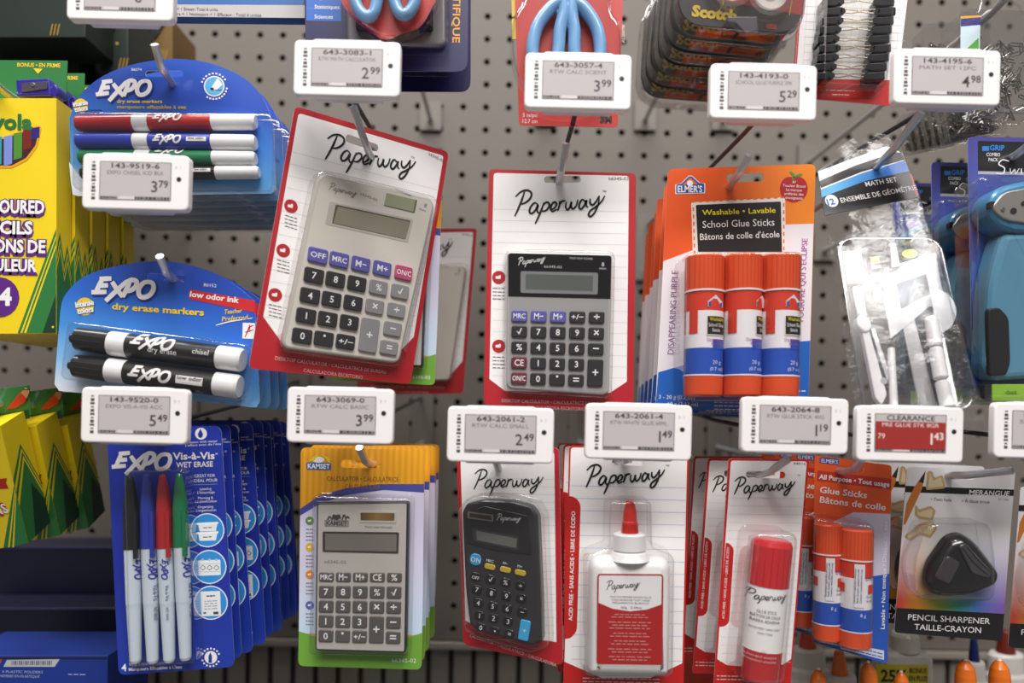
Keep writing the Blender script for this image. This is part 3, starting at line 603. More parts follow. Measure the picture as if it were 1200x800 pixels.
b.q([(222, 339), (299, 352), (299, 366), (221.5, 350)], 0, 1.3, 1.3, ink('#CF2A2C')); b.txt('low odor ink', 251, 351, 6.2, WHITE, 1.5, fit=58, rot=7.5, bold=.03); b.txt('80152', 246, 336, 3.6, WHITE, 1.4, fit=15, rot=4)
b.txt('Teacher', 273, 367, 5, ink('#F2CE1E'), 1.5, fit=21, rot=-5, sh=.2, bold=.01); b.txt('Preferred', 275, 375, 5, ink('#F2CE1E'), 1.5, fit=30, rot=-5, sh=.2, bold=.01); b.stroke([(253, 381), (270, 376.5), (296, 372.5)], 1.3, WHITE, 1.5)
b.q([(284.5, 378), (299, 378.5), (299, 397), (284, 396.5)], .5, 1.3, 1.3, WHITE); b.stroke([(293, 380), (290, 388), (287, 395)], 1.3, RED, 1.5); b.stroke([(287, 389), (292, 388), (297, 386)], 1, RED, 1.5); b.stroke([(297, 381), (293, 383), (292, 388)], 1.2, RED, 1.5)
b.out('card')
marker(F, (84, 396), (285, 422), 14.2, INKC['black'], -6, 'dry erase', thin=False, wc=15.5); marker(F, (82, 427.5), (281.5, 453), 14.2, INKC['black'], 0, 'box', thin=False, wc=15.5)
blister(F, loc(F, 183, 424, 214, 68, 8, 5, rot=7.4), 31)
stack(F.r, 3, .0192, 'blue card of two black dry erase markers', (), .7, group='chisel marker packs')
# ---- 7. wet erase marker pack (long stack) ----------------------------------------
F = Fr(200, 645, .465, -3)
F.root('marker_pack', 'tall blue card of four wet erase markers, front one below the 5.49 tag', 'markers')
VB = grad('deep_blue_print', [(0, '#1F3FA8'), (.5, '#1E2F9A'), (1, '#2238A6')], 'Z', -.08, .08, noise=.2)
CV = [(125, 500), (259, 499), (275, 781), (139, 791)]
b = F.b(); b.q(CV, 9, 0, 1, VB, side=ink('#9FB2E0'))
expo(b, 129, 531, 200, WHITE, 1.5, -2, 5); b.txt('Vis-à-Vis', 227, 538, 8, WHITE, 1.4, fit=49, rot=-1, bold=.025); b.txt('®', 254, 533, 2.5, WHITE, 1.4); b.txt('WET ERASE', 228, 547, 6, WHITE, 1.4, fit=43, rot=-1.5, bold=.02)
b.el(235.5, 508, 7, 7, 1.3, 1.3, WHITE); b.pr([F.c(*p) for p in [(235.5, 502), (238.6, 508.5), (237.6, 512), (235.5, 513), (233.4, 512), (232.4, 508.5)]], 1.4, 1.4, ink('#22389A'))
b.txt('GREAT FOR', 240, 559, 3.6, WHITE, 1.4, fit=24, rot=-2); b.txt('IDÉAL POUR', 241, 564.5, 3.6, WHITE, 1.4, fit=28, rot=-2); b.stroke([(224, 568), (255, 567)], .5, ink('#8FB4E8'), 1.4)
for y, t1, t2 in ((574, 'Labeling', "L'étiquetage"), (584.5, 'Planning &', 'La planification'), (595, 'Organizing', "L'organisation")): b.txt(t1, 241, y, 2.9, WHITE, 1.4, rot=-2); b.txt(t2, 241.5, y + 4, 2.9, WHITE, 1.4, rot=-2)
b.txt('cleans with water', 238, 518.5, 2.5, WHITE, 1.4, fit=34); b.txt("s'efface avec de l'eau", 238, 522, 2.5, WHITE, 1.4, fit=42)
for i, (x, y) in enumerate(((243, 621), (245.5, 664), (247, 706))):
    b.el(x, y, 20, 20, 1.3, 1.3, ink('#DDE6F2'), 28); b.el(x, y, 18.6, 18.6, 1.4, 1.4, ink('#2F8FD8'), 28); WM = ink('#E9EBEE')
    if i == 0:
        for dy in (-8, 3): b.q([(x - 11, y + dy), (x + 12, y + dy - 1), (x + 10, y + dy + 9), (x - 9, y + dy + 9.5)], 1, 1.5, 1.5, WM); b.rr(x, y + dy, 26, 2.2, 1, 1.55, 1.55, ink('#F8F8F8')); b.dash(x, y + dy + 5, 10, TK, 1.6, 1, None, 2)
    elif i == 1:
        b.rr(x, y + 1, 26, 18, 1, 1.5, 1.5, WM, rot=-2)
        for k in range(-1, 2): b.el(x + k * 8, y - 8.5, 1.4, 1.4, 1.6, 1.6, ink('#B8BCC2')); b.stroke([(x + k*8 - 3, y + 1), (x + k*8, y - 1.5), (x + k*8 + 3, y + 1), (x + k*8, y + 3.5), (x + k*8 - 3, y + 1)], .7, TK, 1.6)
        for k in (-3, 6): b.stroke([(x - 12, y + k), (x + 12, y + k - .5)], .4, ink('#9A9EA8'), 1.6)
    else:
        b.rr(x, y + 1, 23, 29, 1, 1.5, 1.5, WM, rot=-2); b.dash(x, y - 8, 10, TK, 1.6, 1.6, None, 3)
        for k in range(4): b.dash(x, y - 2 + k * 3, 15, ink('#7D8290'), 1.6, .8, None, 3)
        b.rr(x + 6, y + 12, 6, 3, .3, 1.6, 1.6, TK); b.rr(x - 7, y + 12, 3, 2, .3, 1.6, 1.6, TK)
b.txt('4', 145.5, 786, 8, WHITE, 1.4, bold=.02, rot=-3); b.txt('Wet Erase Markers', 151, 780, 3.6, WHITE, 1.4, fit=41, al='L', rot=-3); b.txt("Marqueurs Effaçables à L'eau", 151, 786, 3.6, WHITE, 1.4, fit=62, al='L', rot=-3, bold=.02)
b.el(247, 770, 7.5, 7.5, 1.3, 1.3, WHITE); b.pr([F.c(*p) for p in [(247, 763.5), (249, 768), (249, 776), (245, 776), (245, 768)]], 1.4, 1.4, ink('#22389A'))
for k in range(7):
    for a0, s_ in ((205, 1), (160, -1)): a = radians(a0 + s_ * k * 22); b.rr(247 + 10.4 * cos(a), 770 + 10.4 * sin(a), 2, 2, .3, 1.4, 1.4, WHITE)
b.out('card')
for (x0, y0, x1, y1, c_) in ((152.5, 557, 159, 776, 'black'), (172, 555, 179.2, 776, 'blue'), (190.5, 555.5, 198.6, 775, 'red'), (210, 554.5, 217.6, 772.5, 'green')):
    b = F.b(); C_ = mat(INKC[c_], .25, 0, .5); W_ = mat('#D3DFEA', .32, 0, .3); p0, p1 = (x0, y0), (x1, y1)
    b.lathe(p0, p1, 10, [(0, 2, C_), (.012, 3.6, C_), (.06, 5.6, C_), (.14, 7.6, C_), (.20, 8.6, C_), (.39, 9.6, C_), (.39, 8.9, W_), (.68, 8.5, W_), (.70, 8.1, W_), (.985, 6.4, W_), (1, 5.2, W_)])
    q0, q1 = F.c(x0 + 4 + .2 * (x1-x0), y0 + .2*(y1-y0), 20), F.c(x0 + 4 + .3*(x1-x0), y0 + .445*(y1-y0), 20)
    for _ in (0,): b.pr([(q0.x - 2.2, q0.y), (q0.x + 2.2, q0.y), (q1.x + 2.2, q1.y), (q1.x - 2.2, q1.y)], 17, 21.5, C_, bev=.8)
    rot = math.degrees(atan2(y1 - y0, x1 - x0)); s_ = {'black': 5.5, 'blue': 2, 'red': -2.5, 'green': 5}[c_]
    X = lambda t: (x0 + (x1-x0)*t + s_*.8, y0 + (y1-y0)*t); cyl = (p0, p1, 8.9, 10)
    expo(b, X(.45)[0] + 3.5, X(.45)[1], X(.45)[0] + 3.5 + 24, ink('#3F3FA8'), 19, rot, 1.4, cyl); b.txt('Vis-à-Vis', *X(.635), 3.2, ink('#35377E'), 19, fit=18, rot=rot, cyl=cyl); b.txt('WET ERASE', *X(.745), 2.2, TK, 19, fit=15, rot=rot, cyl=cyl)
    me_ = b.out('marker', None, 'marker with %s cap' % c_)
blister(F, rnd([F.c(*p) for p in [(146, 552), (218, 550), (231, 776), (152, 782)]], 8, 5), 22)
def st(i): return Vector((.0015 * ((i * 7) % 3 - 1) + (.008 if i > 2 else 0), 0.0136 * i, .0012 * ((i * 5) % 3 - 1) + (.003 if i > 2 else 0)))
stack(F.r, 9, .012, 'tall blue card of four wet erase markers', ('marker',), .7, st, group='wet erase marker packs')
# ---- 8. orange card with three school glue sticks (stack) -------------------------
C8 = [(783,198), (956,192), (947,484), (768,478)]
def house(b, x, y, s_, w, rot=0):
    P_ = lambda L, k=1: [b.F.c(x + a * s_ * k, y + c_ * s_ * k) for a, c_ in L]; S = ((-1, .62), (-1, -.02), (-.62, -.1), (-.1, -.62), (.12, -.62), (.66, -.14), (1, -.1), (1, .56))
    b.pr(P_(S), w, w, WHITE); b.pr(P_(S, .92), w + .06, w + .06, ink('#2A55A5')); b.pr(P_(((-.5, 0), (0, -.5), (.5, -.05))), w + .1, w + .1, ink('#E0701E')); b.pr(P_(((-.94, .54), (-.94, .04), (.94, -.04), (.94, .48))), w + .12, w + .12, ink('#2A4E9C'))
    b.el(x, y - .14 * s_, .2 * s_, .2 * s_, w + .16, w + .16, WHITE); b.txt("ELMER'S", x, y + .46 * s_, .42 * s_, WHITE, w + .2, fit=1.65 * s_, bold=.02)
F = Fr(865, 338, .475, .2)
F.root('glue_stick_pack', 'orange card of three school glue sticks with a red apple, front one', 'glue sticks')
OR = grad('orange_print', [(0, '#E2541A'), (.4, '#E85E1C'), (1, '#F08A26')], 'X', -.05, .05)
b = F.b(); hs = (873, 208.5, 43, 10, -2)
b.q(C8, 7, 0, 1, OR, holes=[hs], side=ink('#EBDCD2'))
b.q([(777.3, 306), (812, 293), (826, 283), (905, 270), (920, 263), (953.3, 262), (947, 484), (768, 478)], [0,0,0,0,0,0,6,6], 1.1, 1.1, ink('#E8E1E6'))
b.q([(771.5, 436), (800, 428), (815, 425), (925, 407), (936, 400), (949.4, 399), (947, 484), (768, 478)], [0,0,0,0,0,0,6,6], 1.2, 1.2, ink('#1F62BC'))
b.q([(810, 237), (920, 231), (921, 300), (812, 302)], 2, 1.3, 1.3, ink('#E9E2DC'))
for k in range(14):
    b.rr(813 + k * 8, 236.5 - k * .4, 4.5, 1.8, .2, 1.35, 1.35, ink('#E2702A'), rot=-3)
for k in range(7): b.rr(812.5 + k * .25, 245 + k * 8.5, 1.8, 4.5, .2, 1.35, 1.35, ink('#E2702A')); b.rr(918.5, 240 + k * 8.5, 1.8, 4.5, .2, 1.35, 1.35, ink('#E2702A'))
b.q([(815.5, 240), (915, 236), (916.5, 295), (818, 295)], 1, 1.4, 1.4, ink('#1C1718'))
b.txt('Washable • Lavable', 866, 250.5, 6, ink('#EFE21C'), 1.6, fit=86, rot=-2, bold=.01); b.txt('School Glue Sticks', 865.5, 265.5, 8, WHITE, 1.6, fit=84, rot=-2); b.txt("Bâtons de colle d'école", 867, 279.5, 7.4, WHITE, 1.6, fit=93, rot=-2)
house(b, 808.5, 217, 17.5, 1.3)
b.el(925, 221, 11, 14, 1.3, 1.3, ink('#B01C20')); b.el(935.5, 221, 11, 14, 1.3, 1.3, ink('#B01C20')); b.el(930, 224, 13, 13, 1.3, 1.3, ink('#B01C20'))
b.stroke([(929, 211), (930, 205), (926, 201)], 2.6, ink('#3F9A3C'), 1.5); b.stroke([(930, 208), (936, 205), (940, 204)], 2.6, ink('#3F9A3C'), 1.5)
for k, t in enumerate(('#1', 'Teacher Brand', 'La marque', 'préférée des', 'enseignants')): b.txt(t, 930.5, 214.5 + k * 4.7, 3, WHITE, 1.6, rot=3)
b.txt('DISAPPEARING PURPLE', 792, 366, 7, ink('#8C5A96'), 1.5, fit=98, rot=-87, bold=0); b.txt("POURPRE QUI S'ÉCLIPSE", 944, 328, 6.6, ink('#B04C9E'), 1.5, fit=97, rot=-87)
b.txt('3 - 20 g (0.7 oz)', 772, 467, 4.4, WHITE, 1.5, fit=42, al='L', rot=1.2); b.txt('60 g (2.12 oz)', 782, 475, 4.4, WHITE, 1.5, fit=36, al='L', rot=1.2)
for k in range(3): b.dash(880, 472 + k * 4, 86, ink('#D6DCEA'), 1.5, 1.2, 1, 14)
for y in (458, 466): b.dash(939, y, 10, ink('#D6DCEA'), 1.5, 1.4, None, 2)
b.out('card')
OC = mat('#DE5023', .34, 0, .3)
def gstick(F, p0, p1, r, wc, big=True, shift=0):
    W_ = ink('#ECE7EA'); BL = ink('#2450B4'); b = F.b(); RD = ink('#D43A22')
    b.lathe(p0, p1, wc, [(0, r*.9, OC), (.012, r*1.0, OC), (.25, r*1.0, OC), (.25, r*1.03, W_), (.262, r*1.03, W_), (.262, r*.98, RD), (.40, r*.98, RD), (.40, r*.98, W_), (.66, r*.98, W_), (.66, r*.98, BL), (.845, r*.98, BL), (.845, r*1.02, W_), (.855, r*1.02, W_), (.855, r, OC), (.985, r*.98, OC), (1, r*.86, OC)], n=28)
    for q in range(-9, 10): 
        if q % 2: b.patch(p0, p1, r, wc, .02, .24, q / 10 - .02, q / 10 + .02, mat('#C9421C', .4), 1)
    c = lambda t, q: (p0[0] + (p1[0]-p0[0])*t + q * r, p0[1] + (p1[1]-p0[1])*t)
    if big:
        b.patch(p0, p1, r, wc, .39, .56, -1, -.55, RD, 3); b.patch(p0, p1, r * .99, wc, .60, .67, .2, .95, BL, 5)
        x, y = c(.335, .35 + shift); cyl = (p0, p1, r, wc); sx = .38 * r
        V = [(-1, 1), (-1, .1), (0, -1), (1, .1), (1, 1)]
        u = F.c(x, y, wc); f = b.wfun((p0, p1, r + .15, wc)); pts = [(u.x + a*sx*1.1, u.y - c2*sx*.8) for a, c2 in V]; b.add([(a, e, f(a, e)) for a, e in pts], [(0, 4, 3, 2, 1)], ink('#E6E3EA'))
        pts = [(u.x + a*sx, u.y - c2*sx*.8) for a, c2 in ((-1, .9), (1, .9), (1, .2), (-1, .2))]; f2 = b.wfun((p0, p1, r + .3, wc)); b.add([(a, e, f2(a, e)) for a, e in pts], [(0, 1, 2, 3)], ink('#2A55A5'))
        b.patch(p0, p1, r + .15, wc, .435, .575, -.12 + shift, .98, ink('#E8E0DA'), 8); b.patch(p0, p1, r + .3, wc, .442, .568, -.08 + shift, .96, ink('#191516'), 8)
        b.txt('Washable', *c(.475, .44 + shift), 4, ink('#E6DC1C'), wc, fit=r * .8, cyl=(p0, p1, r + .5, wc)); b.txt('School Glue', *c(.515, .42 + shift), 4, WHITE, wc, fit=r * .85, cyl=(p0, p1, r + .5, wc)); b.txt('Stick', *c(.55, .4 + shift), 3.6, WHITE, wc, cyl=(p0, p1, r + .5, wc))
        b.txt('Disappearing', *c(.615, .38), 3.4, ink('#A0489A'), wc, fit=r * .95, cyl=cyl); b.txt('Purple', *c(.645, .42), 3.2, ink('#A0489A'), wc, cyl=cyl)
        b.txt('20 g', *c(.775, .45), 4.2, ink('#D7DDEE'), wc, cyl=cyl); b.txt('(0.7 oz)', *c(.82, .45), 3.8, ink('#D7DDEE'), wc, fit=r * .75, cyl=cyl)
    else:
        b.patch(p0, p1, r + .15, wc, .28, .64, -.28, .32, ink('#E4E2EA'), 5); rot = math.degrees(atan2(p1[1] - p0[1], p1[0] - p0[0])); cyl = (p0, p1, r + .3, wc)
        for k in range(3): b.txt(('Directions: apply glue and press', 'Mode d\'emploi: appliquer la colle', 'Caution: washable with soap')[k], *c(.46, -.22 + .2 * k), 2, TK, wc, fit=38, rot=-88, cyl=cyl)
        b.patch(p0, p1, r + .15, wc, .45, .525, .55, .98, RD, 4); b.patch(p0, p1, r + .15, wc, .45, .525, -.98, -.75, RD, 4)
        b.txt("ELMER'S", *c(.42, .72), 4, ink('#2A4EA0'), wc, fit=r * .5, cyl=(p0, p1, r + .1, wc)); b.txt('Glue Stick', *c(.565, .74), 3, TK, wc, fit=r * .42, cyl=(p0, p1, r + .1, wc)); b.txt('de colle', *c(.60, .74), 3, TK, wc, fit=r * .4, cyl=(p0, p1, r + .1, wc)); b.txt('8 g', *c(.72, .3), 3.6, ink('#D7DDEE'), wc, cyl=(p0, p1, r + .1, wc))
    return b.out('glue_stick')
gstick(F, (826, 301), (823.5, 465), 21.8, 24, True, -.02); gstick(F, (870.5, 300), (868.5, 465), 21.8, 24, True, .5); gstick(F, (914.5, 300), (912, 466), 21.8, 24, True, 0)
blister(F, rnd([F.c(*p) for p in [(803, 297), (938, 296), (936, 470), (800, 470)]], 8, 5), 47)
stack(F.r, 5, .0185, 'orange card of three school glue sticks', (), .5, lambda i: Vector((.0028 * i + .0008 * (i % 2), .0295 * i, -.0006 * i)), group='school glue stick packs')
# ---- 9. white glue bottle pack ----------------------------------------------------
C9 = [(667, 522), (808, 524), (801, 806), (660, 806)]
F = Fr(734, 664, .465, 1.4)
F.root('glue_pack', 'red and white card pack holding a white glue bottle with red pointed cap', 'glue')
RC = ink('#BE1E1C')
b = F.b(); hs = (735, 541.5, 36, 7, 2); b.q(C9, 5, 0, 1, RC, holes=[hs], side=ink('#E8E4E2'))
b.q([(669, 524), (805.5, 526.5), (799.5, 777), (762, 794), (705, 794), (661.5, 775)], [4, 4, 0, 0, 0, 0], 1.1, 1.1, WHITE, holes=[hs])
for i in range(15): y = 570 + i * 14.5; b.stroke([(670, y - 1), (804 - i*.3, y + 1.5)], .55, ink('#A9B6DE'), 1.2, taper=0)
b.q([(661.8, 581), (672, 581), (680.5, 589), (676, 740), (668, 748), (661, 748)], [0, 6, 6, 6, 6, 0], 1.3, 1.3, RC); b.txt('ACID FREE • SANS ACIDE • LIBRE DE ÉCIDO', 672.5, 663, 4.4, WHITE, 1.45, fit=128, rot=-88.5, bold=.015)
paperway(b, 687.5, 544, 779, BLACK, 1.5, 1.5, 2.4); b.txt('™', 782, 548, 3.6, TK, 1.5)
for k in range(3): b.dash(728, 795 + k * 4, 90, ink('#E9B7B5'), 1.3, 1.2, 1, 12)
b.out('card')
b = F.b(); PW = mat('#EFEDEC', .32, 0, .25)
L0 = rnd([F.c(*p, 22) for p in [(691, 651), (785, 652), (783, 790), (688, 788)]], [16, 16, 9, 9], 6)
b.loft([(offs(L0, -8), 2), (offs(L0, -3), 5), (L0, 12), (offs(L0, -.3), 24), (offs(L0, -2.5), 30), (offs(L0, -6), 34), (offs(L0, -12), 36)], PW, close=True)
b.lathe((737.5, 624), (737.5, 655), 20, [(0, 15, PW), (.06, 18.5, PW), (.62, 19, PW), (.66, 17, PW), (.72, 20, PW), (1, 24, PW)], n=28)
b.q([(700, 672), (777.5, 672.5), (776.5, 779), (699, 778)], 4, 36.1, 36.1, ink('#B01D1D')); b.q([(702, 674), (775.5, 674.5), (775, 708), (758, 714), (738, 716), (718, 713), (701.5, 706)], [2, 2, 0, 0, 0, 0, 0], 36.2, 36.2, ink('#EEECEC'))
paperway(b, 711, 680, 750, ink('#3A3537'), 36.4, 1, .9)
for k, t in enumerate(('MULTI-PURPOSE WHITE GLUE', 'COLLE BLANCHE TOUT USAGE', 'PEGAMENTO BLANCO')): b.txt(t, 739, 700.5 + k * 3.5, 1.9, TK, 36.4, fit=46 - k * 3)
b.txt('60g   2.04oz', 740, 713, 2.6, TK, 36.4, fit=23)
for k, y in enumerate((720, 723, 729, 732.5, 736, 742, 745.5, 751, 754.5, 760.5, 764, 769.5, 773)): b.dash(738, y, 34 + (k * 7) % 16, ink('#D98F8C'), 36.4, 1.0, 1, 6)
bot = b.out('bottle')
b = F.b(); RT = mat('#CC2A22', .3, 0, .4); b.lathe((738.5, 585), (738, 627), 20, [(0, 1.5, RT), (.03, 3.6, RT), (.1, 5.5, RT), (.35, 7.6, RT), (.6, 8.2, RT), (.62, 8.8, RT), (1, 10.2, RT)], n=20)
for k in range(-3, 4): b.patch((738.5, 585), (738, 627), 10, 20.2, .66, .98, k * .28 - .04, k * .28 + .04, mat('#B5221C', .4), 1)
b.out('cap', bot)
blister(F, rnd([F.c(*p) for p in [(714, 586), (763, 586), (764, 640), (790, 650), (788, 792), (684, 791), (686, 650), (713, 640)]], [8, 8, 3, 9, 9, 9, 9, 3], 4), 40, rad=5)
stack(F.r, 2, .03, 'white glue bottle card pack', (), .2, lambda i: Vector((-.0016 * i, .03 * i, -.0005)), group='white glue packs')
# ---- 10. red glue stick pack ------------------------------------------------------
CA = [(853.7, 536.8), (948.2, 538), (926, 806), (836, 806)]
F = Fr(892, 668, .465, 3.5)
F.root('glue_stick_pack', 'red-edged white card holding one red and white glue stick, front one', 'glue sticks')
b = F.b(); hs = (897, 556, 46, 8, 1); b.q(CA, 4, 0, 1, RC, holes=[hs], side=ink('#E8E4E2'))
b.q([(856.5, 539.5), (945.5, 540.5), (927, 772), (918, 778), (900, 783), (852, 779), (840.5, 772)], [3, 3, 0, 0, 0, 0, 0], 1.1, 1.1, WHITE, holes=[hs])
for i in range(21): y = 583 + i * 9.6; b.stroke([(856 - i * .6, y), (943 - i * .8, y + .8)], .4, ink('#D2CFD6'), 1.2, taper=0)
b.q([(850.6, 636), (854, 636), (860, 642), (854.5, 729), (849, 734), (842, 734)], [0, 4, 4, 4, 4, 0], 1.3, 1.3, RC); b.txt('ACID FREE • SANS ACIDE • LIBRE DE ÁCIDO', 851.8, 683, 2.8, WHITE, 1.45, fit=84, rot=-86)
paperway(b, 861, 558.5, 932, BLACK, 1.5, 2, 1.8); b.txt('™', 936, 559, 3, TK, 1.5); b.txt('64014', 937, 544.5, 3, TK, 1.4, fit=14)
for k in range(2): b.dash(858, 792 + k * 4, 36, ink('#E9B7B5'), 1.3, 1.2, 1, 6)
b.out('card')
b = F.b(); p0, p1 = (905, 631), (889.5, 798); RS, RB = mat('#C8282E', .25, 0, .5), mat('#BE2A30', .12, 0, .8)
b.lathe(p0, p1, 24, [(0, 17, RS), (.01, 20.5, RS), (.045, 22.6, RS), (.32, 22.4, RS), (.32, 21.9, WHITE), (.76, 21.6, WHITE), (.76, 21.8, RB), (.97, 20.8, RB), (.99, 19.5, RB), (1, 16, RB)], n=32)
for q in (-.85, -.6, -.3, 0, .3, .6): b.patch(p0, p1, 22.4, 24, .06, .31, q, q + .04, mat('#A91C24', .3), 1)
cyl = (p0, p1, 22, 24); X = lambda t, q=0: (p0[0] + (p1[0]-p0[0])*t + q, p0[1] + (p1[1]-p0[1])*t)
paperway(b, 881.5, 692, 925, ink('#3A3537'), 46, 5, .9, cyl)
for k, (t, h_) in enumerate((('GLUE STICK', 3.2), ('BÂTON DE COLLE', 3.2), ('BARRA ADHESIVA', 3.2), ('ACID FREE • SANS ACIDE', 2), ('NON TOXIC', 2))): b.txt(t, *X(.53 + k * .033 + (.015 if k > 2 else 0), 3), h_, TK, 46, fit=(20, 29, 29, 30, 15)[k], rot=5, cyl=cyl)
b.txt('40g', *X(.80, 4), 3.4, ink('#F0D8D6'), 46, rot=5, cyl=(p0, p1, 22.4, 24)); 
for t in (.84, .87): b.txt('PERMANENT ADHESIVE', *X(t, 0), 2.2, ink('#E6B8B4'), 46, fit=34, rot=5, cyl=(p0, p1, 22.4, 24))
b.out('glue_stick')
blister(F, rnd([F.c(*p) for p in [(882, 622), (934, 624), (918, 800), (865, 799)]], 12, 5), 49, rad=6)
stack(F.r, 2, .035, 'white card with one red glue stick', (), .8, lambda i: Vector((-.0045 - .001 * i, .031 * i, -.002)), group='red glue stick packs')
# ---- 11. orange and blue card, two glue sticks ------------------------------------
CBQ = [(955, 534), (1045, 545), (1040, 778), (952, 752)]
F = Fr(998, 655, .48, 3.5, yaw=-14)
F.root('glue_stick_pack', 'orange and blue card of two all purpose glue sticks, front one', 'glue sticks')
b = F.b(); hs = (996, 549, 30, 6, 6); b.q(CBQ, 4, 0, 1, ink('#E0561E'), holes=[hs], side=ink('#E6D8D0'))
b.q([(953.5, 640), (975, 612), (1000, 600), (1043.7, 602), (1041.5, 700), (953, 700)], 0, 1.1, 1.1, ink('#C9C4DA')); b.q([(953.3, 690), (990, 680), (1042.4, 672), (1040, 778), (952, 752)], [0, 0, 0, 5, 5], 1.2, 1.2, ink('#2654B0'))
b.q([(958, 551), (1044.5, 561), (1044, 573.5), (957.5, 563)], 0, 1.2, 1.2, ink('#B92C22')); b.txt('All Purpose • Tout usage', 1000.5, 565.5, 5.4, WHITE, 1.5, fit=76, rot=6, bold=.02)
b.txt('Glue Sticks', 960.5, 577, 7.2, WHITE, 1.5, fit=51, al='L', rot=6, bold=.015); b.txt('Bâtons de colle', 960.5, 588.5, 7.2, WHITE, 1.5, fit=71, al='L', rot=6, bold=.015)
b.rr(972, 540, 21, 7, 2, 1.3, 1.3, ink('#24478E'), rot=5); b.txt("ELMER'S", 972, 542.5, 4.4, WHITE, 1.5, fit=18, rot=5)
b.txt('Lavable • Non toxique • Dissout en eau', 1038, 674, 4, WHITE, 1.5, fit=124, rot=-88.5, bold=.01); b.q([(985, 752), (1036, 762), (1036, 773), (985, 760)], 0, 1.4, 1.4, ink('#C9CDE2'))
for k in range(2): b.dash(1010, 760 + k * 4, 44, ink('#3A4E9A'), 1.5, 1.1, 11, 9)
b.dash(968, 752, 26, ink('#C9CDE2'), 1.5, 2, 12, 5)
b.out('card')
gstick(F, (970, 613), (968.5, 749), 15.6, 18, False); gstick(F, (1003.5, 619), (1000.5, 757), 18, 21, False)
blister(F, rnd([F.c(*p) for p in [(954, 606), (1024, 614), (1022, 764), (952, 750)]], 7, 5), 42, rad=5)
stack(F.r, 3, .03, 'card of two all purpose glue sticks', (), .8, lambda i: Vector((-.0045 - .001 * i, .028 * i, .001)), group='all purpose glue stick packs')
# ---- 12. pencil sharpener packs ----------------------------------------------------
CS = [(1063, 547), (1190, 551), (1174, 751), (1048, 741)]
F = Fr(1119, 648, .47, 3.6)
F.root('sharpener_pack', 'white and rainbow card holding a black rounded pencil sharpener, front one', 'sharpener')
RB_ = grad('rainbow_print', [(0, '#B8402E'), (.2, '#C8882A'), (.38, '#8FA638'), (.55, '#3F9E8A'), (.75, '#4A6CB8'), (1, '#7C58A8')], 'X', -.036, .036)
m = RB_; nt = m.node_tree; pb = nt.nodes['Principled BSDF']; src = pb.inputs['Base Color'].links[0].from_socket
tc = nt.nodes.new('ShaderNodeTexCoord'); sp = nt.nodes.new('ShaderNodeSeparateXYZ'); mr = nt.nodes.new('ShaderNodeMapRange'); mx = nt.nodes.new('ShaderNodeMix'); mx.data_type = 'RGBA'
mr.inputs[1].default_value = -.034; mr.inputs[2].default_value = .018; nt.links.new(tc.outputs['Object'], sp.inputs[0]); nt.links.new(sp.outputs['Z'], mr.inputs[0]); nt.links.new(mr.outputs[0], mx.inputs[0]); nt.links.new(src, mx.inputs[6]); mx.inputs[7].default_value = lin('#E9E6E6'); nt.links.new(mx.outputs[2], pb.inputs['Base Color'])
b = F.b(); hs = (1125, 558, 34, 7, 2); b.q(CS, 5, 0, 1, RB_, holes=[hs], side=ink('#D8D4D2'))
b.q([(1050.5, 712), (1177, 719), (1174, 751), (1048, 741)], [0, 0, 5, 5], 1.1, 1.1, ink('#1B1A1B')); b.q([(1061, 569), (1188.3, 573.5), (1187.6, 581), (1060.5, 576.5)], 0, 1.1, 1.1, ink('#1B1A1B'), holes=[])
b.txt('MERANGUE', 1159, 580.3, 5.6, WHITE, 1.3, fit=47, rot=2, sh=.15, bold=.01); b.txt('EST. 1982', 1176, 586, 2, TK, 1.3)
b.txt('• Twin hole', 1103, 587, 3.6, TK, 1.3, fit=24, rot=2); b.txt('• À deux trous', 1143.5, 589, 3.6, TK, 1.3, fit=32, rot=2)
b.txt('PENCIL SHARPENER', 1112, 728.5, 6.6, WHITE, 1.3, fit=96, rot=3); b.txt('TAILLE-CRAYON', 1110.5, 739.5, 6.6, WHITE, 1.3, fit=78, rot=3)
b.pr([F.c(*p) for p in [(1083.5, 552), (1080, 572), (1060.5, 614), (1058, 614), (1061.5, 590), (1071, 570)]], 1.2, 1.2, ink('#C9762A')); b.pr([F.c(*p) for p in [(1084, 551), (1081.5, 566), (1076, 564)]], 1.3, 1.3, ink('#2A2422'))
for pts in ([(1072, 590), (1076, 597), (1090, 592), (1096, 598), (1092, 610), (1078, 608), (1071, 604)], [(1078, 612), (1092, 610), (1098, 618), (1090, 630), (1078, 626), (1066, 634), (1058, 628), (1066, 622)], [(1086, 551.5), (1092, 551.5), (1094, 560), (1104, 556), (1107, 572), (1084, 574)]): b.pr(rnd([F.c(*p) for p in pts], 3), 1.25, 1.25, ink('#BFA070')); b.pr(rnd(offs([F.c(*p) for p in pts], -3.5), 2), 1.35, 1.35, ink('#D8C49C'))
b.out('card')
b = F.b(); SB = mat('#0E0D10', .2, 0, .6); L0 = rnd([F.c(*p, 8) for p in [(1106, 626), (1122, 622), (1138, 632), (1166, 668), (1162, 684), (1134, 696), (1094, 698), (1080, 684), (1082, 660)]], 12, 5)
b.loft([(offs(L0, -3), 2), (L0, 8), (offs(L0, -1.5), 15), (offs(L0, -5), 21), (offs(L0, -11), 25), (offs(L0, -18), 26.5)], SB, close=True)
b.q([(1124, 640), (1132, 636), (1163, 670), (1160, 678), (1140, 672)], 3, 24, 29, mat('#4A484C', .25, .3, .5), bev=1.5); b.stroke([(1128, 642), (1142, 660), (1158, 674)], 1.4, mat('#131214', .4), 29.2); b.stroke([(1133, 640), (1146, 656), (1161, 670)], 1, mat('#131214', .4), 29.2)
